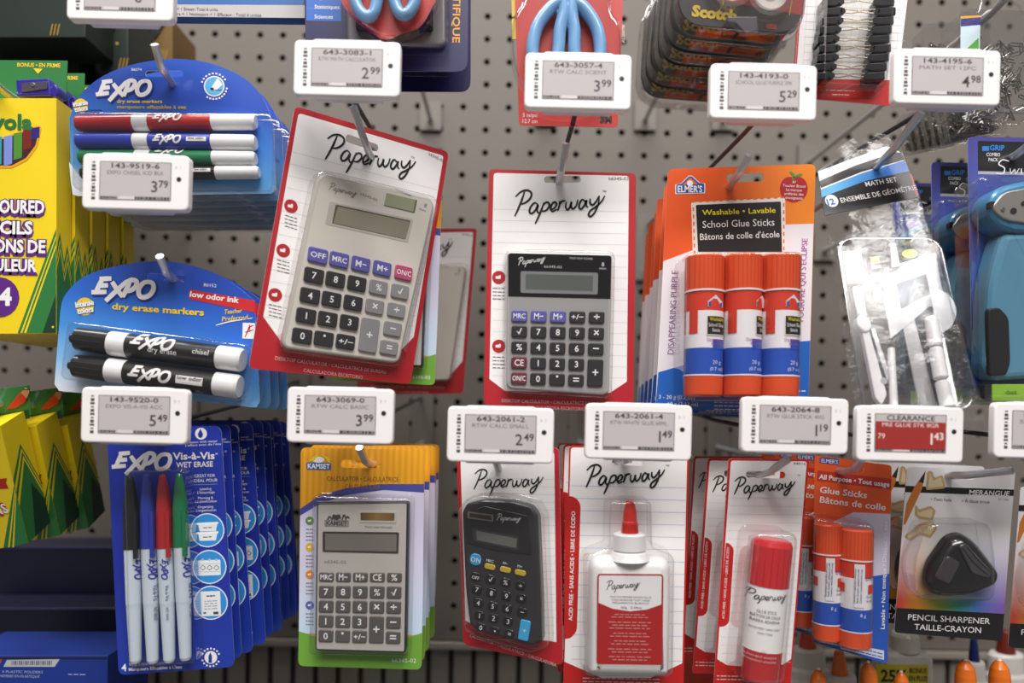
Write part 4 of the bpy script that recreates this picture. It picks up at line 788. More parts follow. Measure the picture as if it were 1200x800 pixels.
b.rr(1112, 668, 18, 30, 5, 24, 27.5, mat('#3A3639', .15, 0, .8), rot=28, bev=2); b.out('sharpener')
blister(F, rnd([F.c(*p) for p in [(1086, 612), (1160, 612), (1166, 664), (1164, 704), (1074, 702), (1072, 660)]], 12, 5), 33, rad=6)
SHP = F.r; stack(F.r, 3, .022, 'rainbow card with a black pencil sharpener', (), .5, lambda i: Vector((-.0085 + .001 * i, .02 + .02 * (i - 1), .0015)), group='sharpener packs')
for k, (x, d, t) in enumerate(((1250, .485, 'front one at the right edge'), (1250, .51, 'second one at the right edge'))):
    c = copy_tree(SHP); c.matrix_world = Matrix.Translation(P(x, 668, d)) @ SHP.matrix_world.to_3x3().to_4x4(); c['label'] = 'rainbow card with a black pencil sharpener, ' + t
# ---- 13. math set in a crinkled clear bag -----------------------------------------
F = Fr(1062, 340, .466, -9, 0, 18)
F.root('math_set', 'clear bag with a twelve piece white geometry set in a tray, slanting', 'math set')
b = F.b(); BG = [(958.4, 200), (1040.6, 169.6), (1056, 177.5), (1074, 232), (1100, 320), (1146, 478), (1160, 500), (1090, 508), (1006, 500), (990, 400), (972, 290)]
Lb = [F.c(*p) for p in BG]
def bag_grid(w0, amp, seed, m, name):
    # wrinkled film sheet filling the bag outline
    R = random.Random(seed); b = F.b(); top = [(958.4, 200), (1040.6, 169.6), (1056, 177.5)]; nx, ny = 14, 34; vs = []
    for j in range(ny + 1):
        t = j / ny; yl = 200 + 300 * t; xl = 958.4 + (1006 - 958.4) * t; xr = 1057 + (1158 - 1057) * (t ** .92); yr = 178 + 325 * t
        for i in range(nx + 1):
            u = i / nx; x = xl + (xr - xl) * u; y = yl + (yr - yl) * u - (16 * sin(pi * min(u * 1.1, 1)) * (1 - t) ** 4)
            edge = min(u, 1 - u, 1 - t) * 8; q = F.c(x, y); bulge = min(edge, 1)
            vs.append((q.x, q.y, w0 * bulge + (R.uniform(-1, 1) * amp if 0 < i < nx else 0) + amp * .8 * sin(u * 17 + t * 9 + seed)))
    b.add(vs, [(j*(nx+1) + i, (j+1)*(nx+1) + i, (j+1)*(nx+1) + i + 1, j*(nx+1) + i + 1) for j in range(ny) for i in range(nx)], m); return b.out(name, ang=60)
bag_grid(25, 1.5, 3, FILM, 'bag_front'); bag_grid(-2, 1, 5, FILM, 'bag_back')
b = F.b(); w = 27
b.q([(958.6, 201), (1040, 170.5), (1055, 178), (1076, 231), (967, 252)], [1, 6, 4, 0, 0], w, w + .6, WHITE); b.q([(960, 212), (1002, 194), (1050, 178), (1056, 179), (1060, 187), (1010, 201), (962, 220)], 0, w, w + .8, ink('#17161A'))
b.q([(962, 222), (1010, 203), (1060, 188), (1066, 201), (1013, 213), (963, 232)], 0, w, w + .9, grad('sky_print', [(0, '#1E62C4'), (.5, '#5FB6EC'), (1, '#2A7AD8')], 'X', -.05, .02, noise=.6)); b.q([(963, 231), (1014, 212), (1066, 200), (1076, 231), (967, 252)], 0, w, w + 1.0, ink('#141318')); b.q([(1066, 204), (1068, 204), (1077, 229), (1074, 231)], 0, w, w + 1.1, ink('#C83A2A'))
b.el(974.7, 235.2, 7.6, 8.6, w, w + 1.2, ink('#F0F0F2')); b.txt('12', 974.7, 239.6, 8, ink('#2A66B8'), w + 1.5, fit=9, bold=.03)
b.txt('MATH SET', 1033.5, 215.5, 6.4, WHITE, w + 1.3, fit=38, rot=-9, bold=.01); b.txt('ENSEMBLE DE GÉOMÉTRIE', 986, 237.5, 6.4, WHITE, w + 1.3, fit=92, al='L', rot=-10, bold=.01)
b.out('header_card')
WH = mat('#ECE9EA', .35, 0, .2); TR_ = rnd([F.c(*p, 8) for p in [(978, 284), (1096, 284), (1140, 482), (1010, 492)]], 20, 5)
b = F.b(); b.loft([(offs(TR_, 2), 17), (TR_, 18), (offs(TR_, -3), 17), (offs(TR_, -5), 3), (offs(TR_, -8), 1.5)], clear('tray_plastic', .12, .05, (.95, .95, .96, 1))); b.out('tray', ang=50)
b = F.b(); vs = []; nx, ny = 16, 30   # clear sheet added over the tray, domed and sloped to catch a glare
for j in range(ny + 1):
    for i in range(nx + 1):
        u, v = i / nx, j / ny; xl, xr, yt, yb = 981 + 31 * v, 1094 + 42 * v, 288 , 480 + 8 * (1 - u)
        q = F.c(xl + (xr - xl) * u, yt + (yb - yt) * v, 19); g, e = 2 * u - 1, 2 * v - 1
        vs.append((q.x, q.y, 18.5 + 5 * (1 - g * g) * (1 - e * e) ** .7 + 8 * u + 5 * v))
b.add(vs, [(j*(nx+1) + i, (j+1)*(nx+1) + i, (j+1)*(nx+1) + i + 1, j*(nx+1) + i + 1) for j in range(ny) for i in range(nx)], clear('glare_plastic', .17, .015, (.98, .98, .98, 1), amt=.9)); b.out('glare_sheet')
def part(name, fn, label=None): b = F.b(); fn(b); return b.out(name, None, label)
part('eraser', lambda b: b.q([(988, 294), (1009, 292.5), (1015.5, 330), (994, 333)], 1.5, 4, 15, WH, bev=1.2))
part('lead_case', lambda b: (b.q([(1019, 300), (1031, 298), (1034, 314), (1021, 316)], 1, 4, 12, ink('#3A3A3C'), bev=.6), b.q([(1020.5, 301), (1030, 300), (1031, 308), (1021.5, 309)], .5, 12.1, 12.1, ink('#C9C832'))), 'small case with yellow label')
part('sharpener', lambda b: (b.q([(1043, 287), (1051, 286), (1056, 312), (1045, 314)], 1, 4, 14, mat('#8E8D92', .3, .5), bev=1), b.el(1046, 287, 4.5, 3.5, 5, 14, WH)))
part('set_square', lambda b: (b.pr(rnd([F.c(*p) for p in [(1033, 318), (1092, 300), (1104, 365), (1085, 362), (1040, 400), (1034, 360)]], 3), 6, 8, clear('frosted_plastic', .3, .35, (.95, .95, .97, 1)), holes=[[F.c(*p) for p in [(1046, 336), (1082, 324), (1086, 348), (1052, 366)]]]), b.el(1066, 297, 9, 6, 4, 8.5, ink('#E3E04C'))), 'clear set square with a yellow tab')
part('compass', lambda b: (b.q([(998, 335), (1011, 333), (1018, 372), (1006, 376)], 4, 6, 13, mat('#9A999E', .25, .8), bev=1.5), b.el(1013, 378, 7.5, 11, 6, 16, WH, bev=2), b.q([(1010, 385), (1018, 383), (1040, 462), (1034, 474), (1026, 466)], 3, 6, 13, WH, bev=1.5), b.q([(1020, 384), (1026, 384), (1044, 440), (1040, 448)], 2, 6, 11, mat('#C9C8CC', .25, .7), bev=1), b.el(1036, 446, 3.4, 4, 12.5, 13.5, mat('#AFAEB4', .3, .6))), 'white and steel compass')
part('pencil_lead_tube', lambda b: b.lathe((1044, 408), (1047.5, 476), 12, [(0, 3, WH), (.01, 4, WH), (1, 4.2, WH)], 14))
part('ruler', lambda b: b.q([(1056, 372), (1070, 368), (1098, 474), (1078, 476)], 1, 4, 6, clear('frosted_plastic')))
for k, (x0, y0, x1, y1) in enumerate(((1091, 372, 1096, 405), (1096.5, 408, 1103, 444), (1103.5, 447, 1111, 478))): part('pen_barrel', lambda b: b.lathe((x0, y0), (x1, y1), 12, [(0, 6, WH), (.04, 7, WH), (.96, 7.6, WH), (1, 6.4, WH)], 16))
part('protractor', lambda b: b.pr([F.c(1086 + 26 * cos(radians(a)), 372 + 26 * sin(radians(a))) for a in range(-98, 83, 10)], 14, 15, clear('frosted_plastic')))
# ---- 14. stapler packs -------------------------------------------------------------
F = Fr(1200, 312, .478, 1)
F.root('stapler_pack', 'clear shell with a blue stapler on a blue card, at the right edge', 'stapler')
b = F.b(); b.q([(1134, 160), (1275, 163), (1275, 466), (1140, 464)], 6, 0, 1, grad('stapler_blue', [(0, '#3A5CC0'), (.5, '#2F6CC4'), (.8, '#4A58A8'), (1, '#4A4490')], 'Z', -.09, .09), side=ink('#9FB2D0')); b.q([(1146, 165), (1275, 168), (1275, 203), (1146, 200)], 1, 1.1, 1.1, ink('#17171B')); b.q([(1146, 200.5), (1275, 203.5), (1275, 207), (1146, 204)], 0, 1.2, 1.2, ink('#A8A8AC'))
b.txt('GRIP', 1160, 176, 6, ink('#2F86D8'), 1.4, fit=17, al='L', rot=1, bold=.02); b.rr(1155, 174, 8, 5.5, .5, 1.3, 1.3, ink('#2F7ACC')); b.txt('COMBO', 1164, 183, 4, WHITE, 1.4, fit=16, rot=1); b.txt('PACK', 1164, 189, 4, WHITE, 1.4, fit=11, rot=1)
b.glyphs([[(22, 2), (10, 0), (4, 8), (14, 14), (12, 24), (0, 24)], [(24, 14), (26, 24), (32, 16), (34, 24), (40, 14)], [(44, 14), (44, 24)], [(50, 24), (51, 14), (56, 16), (57, 24)], [(70, 15), (62, 18), (66, 25), (71, 16), (69, 34), (60, 34)]], (0, 0, 72), 1168, 187, 1216, 1.4, WHITE, 1.5, 2); b.out('card')
b = F.b(); BLU = mat('#3E87B4', .3, .1, .5); b.q([(1156, 240), (1170, 218), (1215, 208), (1250, 216), (1262, 240), (1240, 270), (1190, 272), (1166, 262)], 12, 4, 34, BLU, bev=6)
b.q([(1163, 242), (1176, 225), (1212, 218), (1226, 232), (1210, 262), (1180, 258), (1168, 250)], 7, 33, 37, mat('#B9B5AE', .3, .7), bev=1.5); b.el(1188, 247, 3.6, 3.6, 37.1, 37.6, BLACK); b.el(1176, 245, 2.4, 2.4, 37.1, 38, STEEL); b.el(1200, 238, 2.6, 2.6, 37.1, 38, BLACK); b.q([(1160, 236), (1166, 236), (1167, 243), (1160, 244)], 1, 30, 36, BLACK)
b.q([(1176, 272), (1250, 270), (1262, 300), (1255, 440), (1166, 446), (1156, 430), (1160, 330)], [10, 8, 10, 10, 8, 8, 20], 4, 30, mat('#5A93B0', .28, .1, .5), bev=8); b.q([(1158, 361), (1172, 360), (1183, 372), (1185, 425), (1180, 440), (1160, 440)], [4, 4, 6, 6, 5, 5], 26, 32, mat('#141416', .45), bev=2); b.out('stapler')
b = F.b(); b.q([(1163, 450), (1250, 450), (1250, 470), (1163, 470)], 1, 2, 26, mat('#8FBF3A', .5, 0, .2), bev=.8); b.q([(1154, 450), (1162, 450), (1162, 470), (1154, 468)], 1, 2, 24, mat('#22242C', .4)); b.txt('desk', 1185, 462, 5, ink('#3A5A1C'), 26.3, sh=.15); b.out('staple_box')
blister(F, rnd([F.c(*p) for p in [(1144, 207), (1285, 207), (1285, 470), (1148, 470)]], 8, 4), 44, rad=7, name='shell')
stack(F.r, 2, .034, 'clear shell with a blue stapler', (), .8, lambda i: Vector((.006 - .004 * i, .045 * i, -.001)), group='stapler packs')
# ---- 15. boxes of coloured pencils and crayons -------------------------------------
YEL, GRN, DGR = mat('#F0D21A', .45, 0, .2), mat('#2C7A3C', .45, 0, .2), mat('#123A28', .45, 0, .2)
def zig(b, pts, base_y, w, side=None):
    """green peaks with two stripes; pts = peak/valley pixels, drawn on the front or (side) on the right face"""
    pass
class SideF(Fr):
    """frame of the right-hand face of a box"""
    def __init__(s, F, u, w0): s.F = F; s.s, s.d = F.s, F.d
def cbox(F, x0, y0, x1, y1, thick, nm, front=None, sideart=None):
    b = F.b(); tl, tr, br, bl = F.c(x0, y0), F.c(x1, y0), F.c(x1, y1), F.c(x0, y1)
    b.pr([tl, tr, br, bl], -thick, 0, YEL, bev=.6)
    if front: front(b)
    if sideart:   # art on the right side face: (a along depth 0..1, y pixel)
        for poly, m, lift in sideart:
            vs = [(tr.x + (br.x - tr.x) * ((y - y0) / (y1 - y0)) + lift, tr.y + (br.y - tr.y) * ((y - y0) / (y1 - y0)), -thick * a) for a, y in poly]
            ts = tessellate_polygon([[Vector((-v[2], v[1], 0)) for v in vs]]); b.add(vs, [tuple(t) for t in ts], m)
    return b.out(nm)
F = Fr(22, 252, .47, 1.1)
F.root('pencil_box', 'yellow box of coloured pencils with a bonus sharpener above, front one', 'pencil box')
def front(b):
    w = .4
    b.pr(rnd([F.c(*p) for p in [(-60, 161), (5, 161), (38, 149), (46, 147), (49, 150), (44, 172), (32, 188), (14, 197), (-60, 197)]], 2), w, w, ink('#E9A21A')); b.pr(rnd([F.c(*p) for p in [(-60, 163), (5, 163), (38, 151), (44, 149), (46, 152), (42, 170), (31, 185), (14, 194), (-60, 194)]], 2), w + .1, w + .1, ink('#3A1C28'))
    for x, c_ in ((-3, '#2FA0A8'), (9.5, '#7C8FD8'), (21, '#4E8F34'), (32, '#7A2018'), (41.5, '#2E2478')):
        yt = 161 - max(0, (x - 5)) * .30; yb = 192 - max(0, x - 8) ** 1.5 * .16; b.q([(x - 5, yt), (x + 5, yt - 1.5), (x + 4.6, max(yb, yt + 6)), (x - 5, max(yb + 3, yt + 8))], 0, w + .2, w + .2, mat(c_, .35, 0, .4))
    b.txt('Crayola', 38, 151.5, 17, ink('#22703A'), w + .4, fit=88, al='R', bold=.035); 
    for t, x, y, h in (('COLOURED', 52, 250, 14.5), ('PENCILS', 38, 274, 14), ('CRAYONS DE', 53, 296, 14), ('COULEUR', 43, 318, 13.5)):
        f_ = len(t) * 10.6 if t != 'CRAYONS DE' else 104
        b.txt(t, x + 1.5, y + 1.5, h, ink('#5C2580'), w + .3, fit=f_ + 3, al='R', bold=.16); b.txt(t, x, y, h, WHITE, w + .5, fit=f_, al='R', bold=.035)
    b.el(-1, 348, 23.5, 23.5, w + .2, w + .2, ink('#5C2580')); b.txt('24', -1.5, 357, 19, WHITE, w + .5, fit=30, bold=.04)
    for a, c_, l in (((22, 388), '#2C7A3C', 0), ):
        b.pr([F.c(*p) for p in [(21, 390), (66, 268), (66, 390)]], w + .05, w + .05, ink('#2C7A3C')); b.pr([F.c(*p) for p in [(24.5, 390), (66, 276), (66, 279), (26.5, 390)]], w + .15, w + .15, YEL); b.pr([F.c(*p) for p in [(28.5, 390), (66, 286), (66, 290), (31, 390)]], w + .15, w + .15, YEL)
        b.pr([F.c(*p) for p in [(50, 390), (66, 345), (66, 390)]], w + .2, w + .2, DGR)
    b.el(62, 383, 1.3, 1.3, w + .3, w + .3, YEL)
def sideart(th, y0, y1, top):
    out = []
    for lo, c_, l in ((0, GRN, .3), (9, YEL, .4), (13, GRN, .5), (19, YEL, .6), (23, GRN, .7)):
        out.append(([(0, top + 10 + lo), (.22, top - 12 + lo), (.5, top + 22 + lo), (.72, top + lo), (1, top + 30 + lo), (1, y1), (0, y1)], c_, l))
    return out
cbox(F, -58, 115, 66, 391, 27, 'box', front, sideart(27, 115, 391, 282))
b = F.b(); b.q([(-58, 70), (79, 71), (77, 118), (-58, 115)], 1, -24, -23, GRN); w = -22.7
b.txt('BONUS • EN PRIME', 45.5, 78.5, 4.6, ink('#E9C440'), w, fit=52, bold=.03); b.q([(39, 80), (50, 80.5), (44.5, 86.5)], 0, w, w, ink('#F0D21A')); b.out('header')
b = F.b(); SHB = mat('#2E2390', .3, 0, .4); b.q([(18, 93), (57, 91), (60, 112), (19, 113)], 2, -22, -6, SHB, bev=2); b.q([(25, 97), (55, 95), (55, 104), (25, 108)], 1, -6, -4.6, mat('#6E6A78', .3, .7), bev=.4); b.el(38, 99, 2.4, 2.4, -4.5, -3.6, STEEL, bev=.3); b.el(63, 106, 5, 8, -22, -8, SHB, bev=2); b.out('sharpener')
stack(F.r, 4, .0185, 'yellow box of coloured pencils', (), .2, lambda i: Vector((.0015 * i, .0178 * i, 0)), group='coloured pencil boxes')
CRQ = [(-85, 516), (0, 499), (33, 636), (-52, 653)]
F = Fr(-20, 560, .470, -13, 0, -22)
F.root('crayon_box', 'yellow and green crayon box with a red crayon on its header, front one', 'crayon box')
def front2(b):
    w = .3; b.txt('CRAYONS', 11, 600, 12, ink('#C2201E'), w + .4, fit=70, al='R', bold=.14, rot=-13); b.txt('CRAYONS', 11, 600, 12, WHITE, w + .6, fit=68, al='R', bold=.02, rot=-13)
    b.pr([F.c(*p, .3) for p in [(-20, 563), (8, 560), (7, 566), (10, 572), (-20, 574)]], w, w, ink('#B42018')); b.pr([F.c(*p, .3) for p in [(16.5, 568), (33, 636), (4, 642)]], w, w, GRN)
    for o_ in (3, 8): b.pr([F.c(*p, .3) for p in [(16.8 + o_*.2, 569 + o_), (17.5 + o_*.2, 572 + o_), (8.5 + o_, 641), (6.5 + o_, 641)]], w + .1, w + .1, YEL)
arts = []
for lo, m_, l in ((0, GRN, .2), (5, YEL, .3), (9, GRN, .4), (14, YEL, .5), (19, GRN, .6)):
    arts.append(([(0, 560 + lo * 1.6), (.55, 529 + lo), (1, 579 + lo), (1, 636), (0, 636)], m_, l))
arts.append(([(.62, 577), (1, 606), (1, 636), (.3, 636)], DGR, .8))
TH = 49
def cq(F, Q, thick, nm, front, art):
    b = F.b(); L_ = [F.c(*p) for p in Q]; b.pr(L_, -thick, 0, YEL, bev=.6); front(b); tr, br = L_[1], L_[2]
    for poly, m, lift in art:
        vs = [(tr.x + (br.x - tr.x) * ((y - Q[1][1]) / (Q[2][1] - Q[1][1])) + lift, tr.y + (br.y - tr.y) * ((y - Q[1][1]) / (Q[2][1] - Q[1][1])), -thick * a) for a, y in poly]
        ts = tessellate_polygon([[Vector((-v[2], v[1], 0)) for v in vs]]); b.add(vs, [tuple(t) for t in ts], m)
    return b.out(nm)
cq(F, CRQ, TH, 'box', front2, arts)
b = F.b(); w = -TH + 1; C2_ = lambda *P_: [F.c(x, y, w) for x, y in P_]
b.pr(rnd(C2_((-80, 466), (34, 451), (37, 486), (-76, 506)), 1), w - 1, w, GRN); b.pr(C2_((-76, 496), (33, 480), (35, 490), (-74, 508)), w, w + .3, ink('#15502E'))
b.pr(rnd(C2_((8, 479), (24, 460), (30, 455), (34, 460), (31, 470), (20, 477)), 1), w, w + 2, mat('#C8341C', .5), bev=.4); b.pr(rnd(C2_((26, 459), (31, 453), (36, 458), (33, 466)), 1), w + 2, w + 3, mat('#C88A5A', .5)); b.stroke([(26, 456), (34, 457), (35, 462)], 1, BLACK, w + 3.2)
b.pr(C2_((-10, 492), (22, 486), (20, 492), (-10, 499)), w + .5, w + .6, ink('#2F7AC4')); b.out('header')
stack(F.r, 2, .034, 'yellow and green crayon box', (), .3, lambda i: Vector((.001 * i, .0335 * i, 0)), group='crayon boxes')
# ---- 16. top row -------------------------------------------------------------------
F = Fr(453, -60, .475, 1.2)     # scientific calculator card
F.root('calculator_pack', 'navy card of a scientific calculator at the top, behind red scissors pack', 'calculator')
NV = ink('#1B1450'); b = F.b(); b.q([(356, -240), (550, -236), (548, 84), (358, 82)], 14, 0, 1, NV, side=ink('#7A78A0'))
b.q([(359, -100), (398, -99), (400, 25), (359, 24)], 0, 1.1, 1.1, ink('#2466C0'))
for k, t in enumerate(('Géométrie', 'Algèbre', 'Statistiques', 'Sciences')): b.stroke([(359, 3.5 + (k - 2) * 11.5 - 5), (400, 4 + (k - 2) * 11.5 - 5)], .5, ink('#6FA4E0'), 1.2); b.txt(t, 368.5, 10 + (k - 2) * 11.5, 4.4, WHITE, 1.3, al='L', rot=1, bold=.01)
b.txt('SCIENTIFIQUE', 531, 2, 8.2, ink('#E8A22A'), 1.3, fit=96, rot=90.8, bold=.02); b.out('card')
b = F.b(); b.q([(404, -220), (522, -218), (522, 53), (406, 51)], 8, 1, 8, mat('#8E8C90', .3, .3, .3), bev=3); b.q([(416, -200), (508, -200), (507, 33), (416, 33)], 4, 7, 16, mat('#1D1C22', .3, 0, .3), bev=3); b.out('calculator')
blister(F, rnd([F.c(*p) for p in [(402, -222), (524, -222), (524, 55), (403, 53)]], 8, 5), 20)
stack(F.r, 1, .03, 'navy card of a scientific calculator', (), .5, lambda i: Vector((0, .03, 0)), group='scientific calculator packs')
def scissors(F, cx, cy, rot, s_, nm='scissors', w=6):
    b = F.b(); H = mat('#7DB0E0', .28, 0, .5); f = tiltpt(cx, cy, rot)
    def loop(pts): return [tuple(f(cx + x * s_, cy + y * s_)) for x, y in pts]
    for sg in (-1, 1):
        c_ = crv([Vector(p) for p in loop([(sg*5, -40), (sg*16, -34), (sg*29, -14), (sg*32, 12), (sg*24, 28), (sg*14, 28), (sg*8, 10), (sg*7, -12), (sg*4, -28), (sg*5, -40)])], 4)
        b.tube([(F.c(p.x, p.y).x, F.c(p.x, p.y).y, w + 5) for p in c_], 6.2 * s_, H, 12)
        b.q(loop([(sg*1, -90), (sg*9, -76), (sg*12, -40), (sg*6, -26), (sg*.6, -20)]), 3, w, w + 8, H, bev=2)
    b.q(loop([(-4, -170), (4, -160), (6, -70), (-6, -70)]), 1, w + 2, w + 4, STEEL); return b.out(nm)
F = Fr(460, -50, .452, 3)       # red scissors pack in front of the scientific calculator
F.root('scissors_pack', 'rounded red pack with light blue scissor handles, above the 2.99 tag', 'scissors')
RS2 = ink('#BE2A22'); o = crv([(398, -180), (396, -60), (398, -6), (412, 20), (434, 38), (452, 47), (472, 40), (492, 32), (506, 10), (514, -20), (516, -180)], 4)
b = F.b(); b.pr([F.c(p.x, p.y) for p in o], 0, 1, RS2); b.out('card'); scissors(F, 453, -8, -3, 1.1)
blister(F, [v * .96 for v in [F.c(p.x, p.y) for p in o]][::-1], 22, rad=5)
F = Fr(668, 20, .472, 1.2)      # red scissors pack at the top middle
F.root('scissors_pack', 'square red card pack of small blue-handled scissors, behind the 3.99 tag', 'scissors')
b = F.b(); b.q([(598, -200), (738, -198), (724, 149), (608, 147)], 5, 0, 1, RS2, side=ink('#E0B8B0')); b.txt('5 in/po', 612.5, 137, 4.6, WHITE, 1.3, fit=17, al='L', rot=1); b.txt('12.7 cm', 612.5, 144, 4.6, WHITE, 1.3, fit=17, al='L', rot=1); b.txt('3M', 703, 143.5, 7.2, ink('#1A1414'), 1.3, fit=14, al='L', bold=.06); b.txt('BLUNT TIP', 729, 40, 3, ink('#F0C8C0'), 1.3, rot=91); b.out('card')
scissors(F, 663, 58, 2, 1.22)
o = crv([(606, -180), (615, -20), (602, 20), (600, 60), (610, 96), (626, 122), (660, 132), (700, 122), (722, 96), (728, 60), (726, 26), (716, -4), (722, -180)], 4)
blister(F, [F.c(p.x, p.y) for p in o][::-1], 24, rad=6)
b = F.b(); b.q([(596, -120), (616, -120), (615, 12), (600, 20)], 0, -1.5, -.5, ink('#C9A81C')); b.q([(600, 22), (614, 22), (612, 46), (600, 46)], 0, -1.5, -.5, ink('#D8B81C')); b.out('backing_label')
F = Fr(872, -34, .455, 5)       # tape packs
F.root('tape_pack', 'clear rounded shell of clear tape rolls on a black card, front one', 'tape')
b = F.b(); b.rr(872, -34, 146, 136, 34, 0, 1, ink('#262225'), rot=5, n=8)
for x, y, r in ((858, -16, 17), (903, -8, 20)): b.el(x, y, r, r, 1.2, 1.3, WHITE, 28); b.el(x, y, r * .5, r * .5, 1.4, 1.4, ink('#BDB6B4'))
b.q([(806, 0), (884, 10), (885, 24), (806, 16)], 1, 1.3, 1.3, ink('#262225')); b.txt('Scotch', 836.5, 21.5, 12, ink('#E8C81C'), 1.6, fit=53, rot=7, bold=.05); b.stroke([(848, -4), (847, 6)], 1.2, ink('#D8B81C'), 1.5); b.stroke([(928, 0), (925, 18)], 1.4, ink('#D8B81C'), 1.5); b.rr(904, 31, 12, 6, 2, 1.5, 1.5, ink('#A82C22'), rot=5)
b.out('card')
b = F.b(); b.q([(802, -70), (945, -60), (941, 18), (885, 8), (803, -6)], 3, .9, 1.15, ink('#A82C22')); b.out('red_band')
b = F.b(); b.q([(852, 19), (888, 19), (889, 36), (874, 39), (862, 27), (852, 26)], 1, 3, 12, mat('#5A565E', .3, 0, .5), bev=1.5); b.out('tape_cutter')
b = F.b(); tp = clear('tape_roll_film', .15, .25, (.95, .94, .9, 1))
for x, y, r in ((858, -16, 26), (903, -8, 28)): c_ = F.c(x, y, 8); b.loft([([Vector((c_.x + q * cos(a), c_.y + q * sin(a))) for a in [2*pi*i/28 for i in range(28)]], w) for q, w in ((r, 2), (r, 12), (r*.72, 12), (r*.72, 2))], tp, cap=False)
b.out('tape_rolls', kind='stuff')
RIM = clear('thick_clear', .08, .12, (.86, .84, .83, 1), cap=.42)
blister(F, loc(F, 872, -32, 150, 140, 36, 8, rot=5), 18, 'shell', RIM, 3, 1.6, 4)
stack(F.r, 6, .0165, 'clear rounded shell of tape rolls', ('tape_cutter', 'red_band'), 1.2, lambda i: Vector((-.0012 * i, .0158 * i, -.0006 * i)), group='tape packs')
F = Fr(1000, 10, .475, 4)       # binder clip pack
F.root('clip_pack', 'red-edged white card of black binder clips with bright wires, top right', 'clips')
b = F.b(); b.q([(944, -120), (1082, -116), (1045.5, 124), (928, 114)], 4, 0, 1, RC, side=ink('#E8E4E2')); b.q([(947, -117), (1077, -113), (1052, 94), (933, 92)], [3, 3, 0, 0], 1.1, 1.1, WHITE); b.q([(930, 92), (1052, 96), (1045.5, 124), (928, 114)], 2, 1.15, 1.15, RC)
for i in range(14): x = 945 + i * 9; b.stroke([(x, -100), (x - 14, 92)], .35, ink('#CFCBD2'), 1.3, taper=0)
for i in range(12): y = -20 + i * 9; b.stroke([(942, y), (1060, y + 5)], .35, ink('#CFCBD2'), 1.3, taper=0)
b.dash(985, 106, 34, ink('#E9B7B5'), 1.3, 1.3, 2, 6); b.dash(985, 111, 20, ink('#E9B7B5'), 1.3, 1.3, 2, 4); b.out('card')
BKC = mat('#1B1B1E', .25, .2, .5)
for k in range(9):
    x, y = 1008 - k * 1.4, 2 + k * 10.8
    for sg in (-1, 1):
        b = F.b(); jx = x + sg * 31 + (k * 7 % 4) - 1.5; b.q([(jx - 11, y - 3.5), (jx + 11, y - 5), (jx + 11, y + 4.5), (jx - 11, y + 5)], 1.2, 3, 17 + (k * 3) % 4, BKC, bev=1)
        for q in (-2.2, 1.8): b.ln([(jx - sg * 10, y + q), (jx - sg * 20, y + q + (k * 5 % 3) - 1), (jx - sg * 34, y + q * .2 + (k * 7 % 5) - 2)], 17 + (k % 3), .75, mat('#C9BFA8', .25, .9))
        b.el(jx - sg * 11, y, 3, 3.4, 17, 20, BKC); b.out('binder_clip')
blister(F, rnd([F.c(*p) for p in [(970, -30), (1050, -28), (1038, 102), (966, 98)]], 6, 4), 30)
# clear boxes of paper clips
def clipbox(x0, y0, x1, y1, d, dep, label, tilt=1.1, lid=False):
    F = Fr((x0+x1)/2, (y0+y1)/2, d, tilt); F.root('clip_box', label, 'clip box', 'clear boxes of paper clips')
    b = F.b(); lp = loc(F, (x0+x1)/2, (y0+y1)/2, x1-x0, y1-y0, 4, 3); th = CLEAR
    b.loft([(offs(lp, -2), -dep), (lp, -dep + 2), (lp, -2), (offs(lp, 2), -1.5), (offs(lp, 2), .5), (offs(lp, -3), .8)], th, close=True); b.out('clear_case', ang=50)
    b = F.b(); R = random.Random(int(x0)); W_, H_ = (x1-x0)/2 - 5, (y1-y0)/2 - 4; M_ = mat('#9A968F', .25, .9)
    for k in range(110):
        a = R.uniform(0, pi); L_ = R.uniform(5, 9); cx, cy, cw = R.uniform(-W_, W_) * .85, R.uniform(-H_, H_ * .55), -R.uniform(2, dep - 2); dx, dy = cos(a) * L_, sin(a) * L_; nx, ny = -sin(a) * 1.8, cos(a) * 1.8
        P_ = [(cx - dx + nx, cy - dy + ny, cw), (cx + dx + nx, cy + dy + ny, cw), (cx + dx*1.15, cy + dy*1.15, cw), (cx + dx - nx, cy + dy - ny, cw), (cx - dx*.6 - nx, cy - dy*.6 - ny, cw)]
        b.tube([(max(-W_, min(W_, p[0])), max(-H_, min(H_, p[1])), p[2]) for p in P_], .8, M_, 4)
    b.out('paper_clips', kind='stuff')
    if lid:
        b = F.b(); b.q([(x0 + 1, y0 + 5), (x0 + 24, y0 + 6), (x0 + 22, y1 - 20), (x0, y1 - 20)], 0, 1, 1.4, ink('#C9DCE4')); b.q([(x0 + 1, y0 + 7), (x0 + 24, y0 + 6), (x0 + 24, y0 + 15), (x0 + 1, y0 + 17)], 0, 1.5, 1.5, ink('#2E2A78')); b.q([(x0 + 1, y0 + 5), (x0 + 24, y0 + 4), (x0 + 24, y0 + 6), (x0 + 1, y0 + 8)], 0, 1.6, 1.6, ink('#E0A82A')); b.q([(x0 + 22, y0 + 30), (x0 + 22, y0 + 45), (x0 + 8, y0 + 43)], 0, 1.6, 1.6, ink('#4FA03A')); b.out('label_sticker')
        b = F.b(); q = F.c((x0 + x1) / 2, y0); b.tube([(q.x - 26, q.y, -4), (q.x - 22, q.y + 14, -4), (q.x - 8, q.y + 18, -4), (q.x + 8, q.y + 18, -4), (q.x + 22, q.y + 10, -4), (q.x + 26, q.y, -4)], 1.3, th, 6); b.out('hang_loop')
clipbox(1125, 14, 1225, 130, .47, 40, 'tall clear box of paper clips with a purple sticker, top right corner', 2, True)
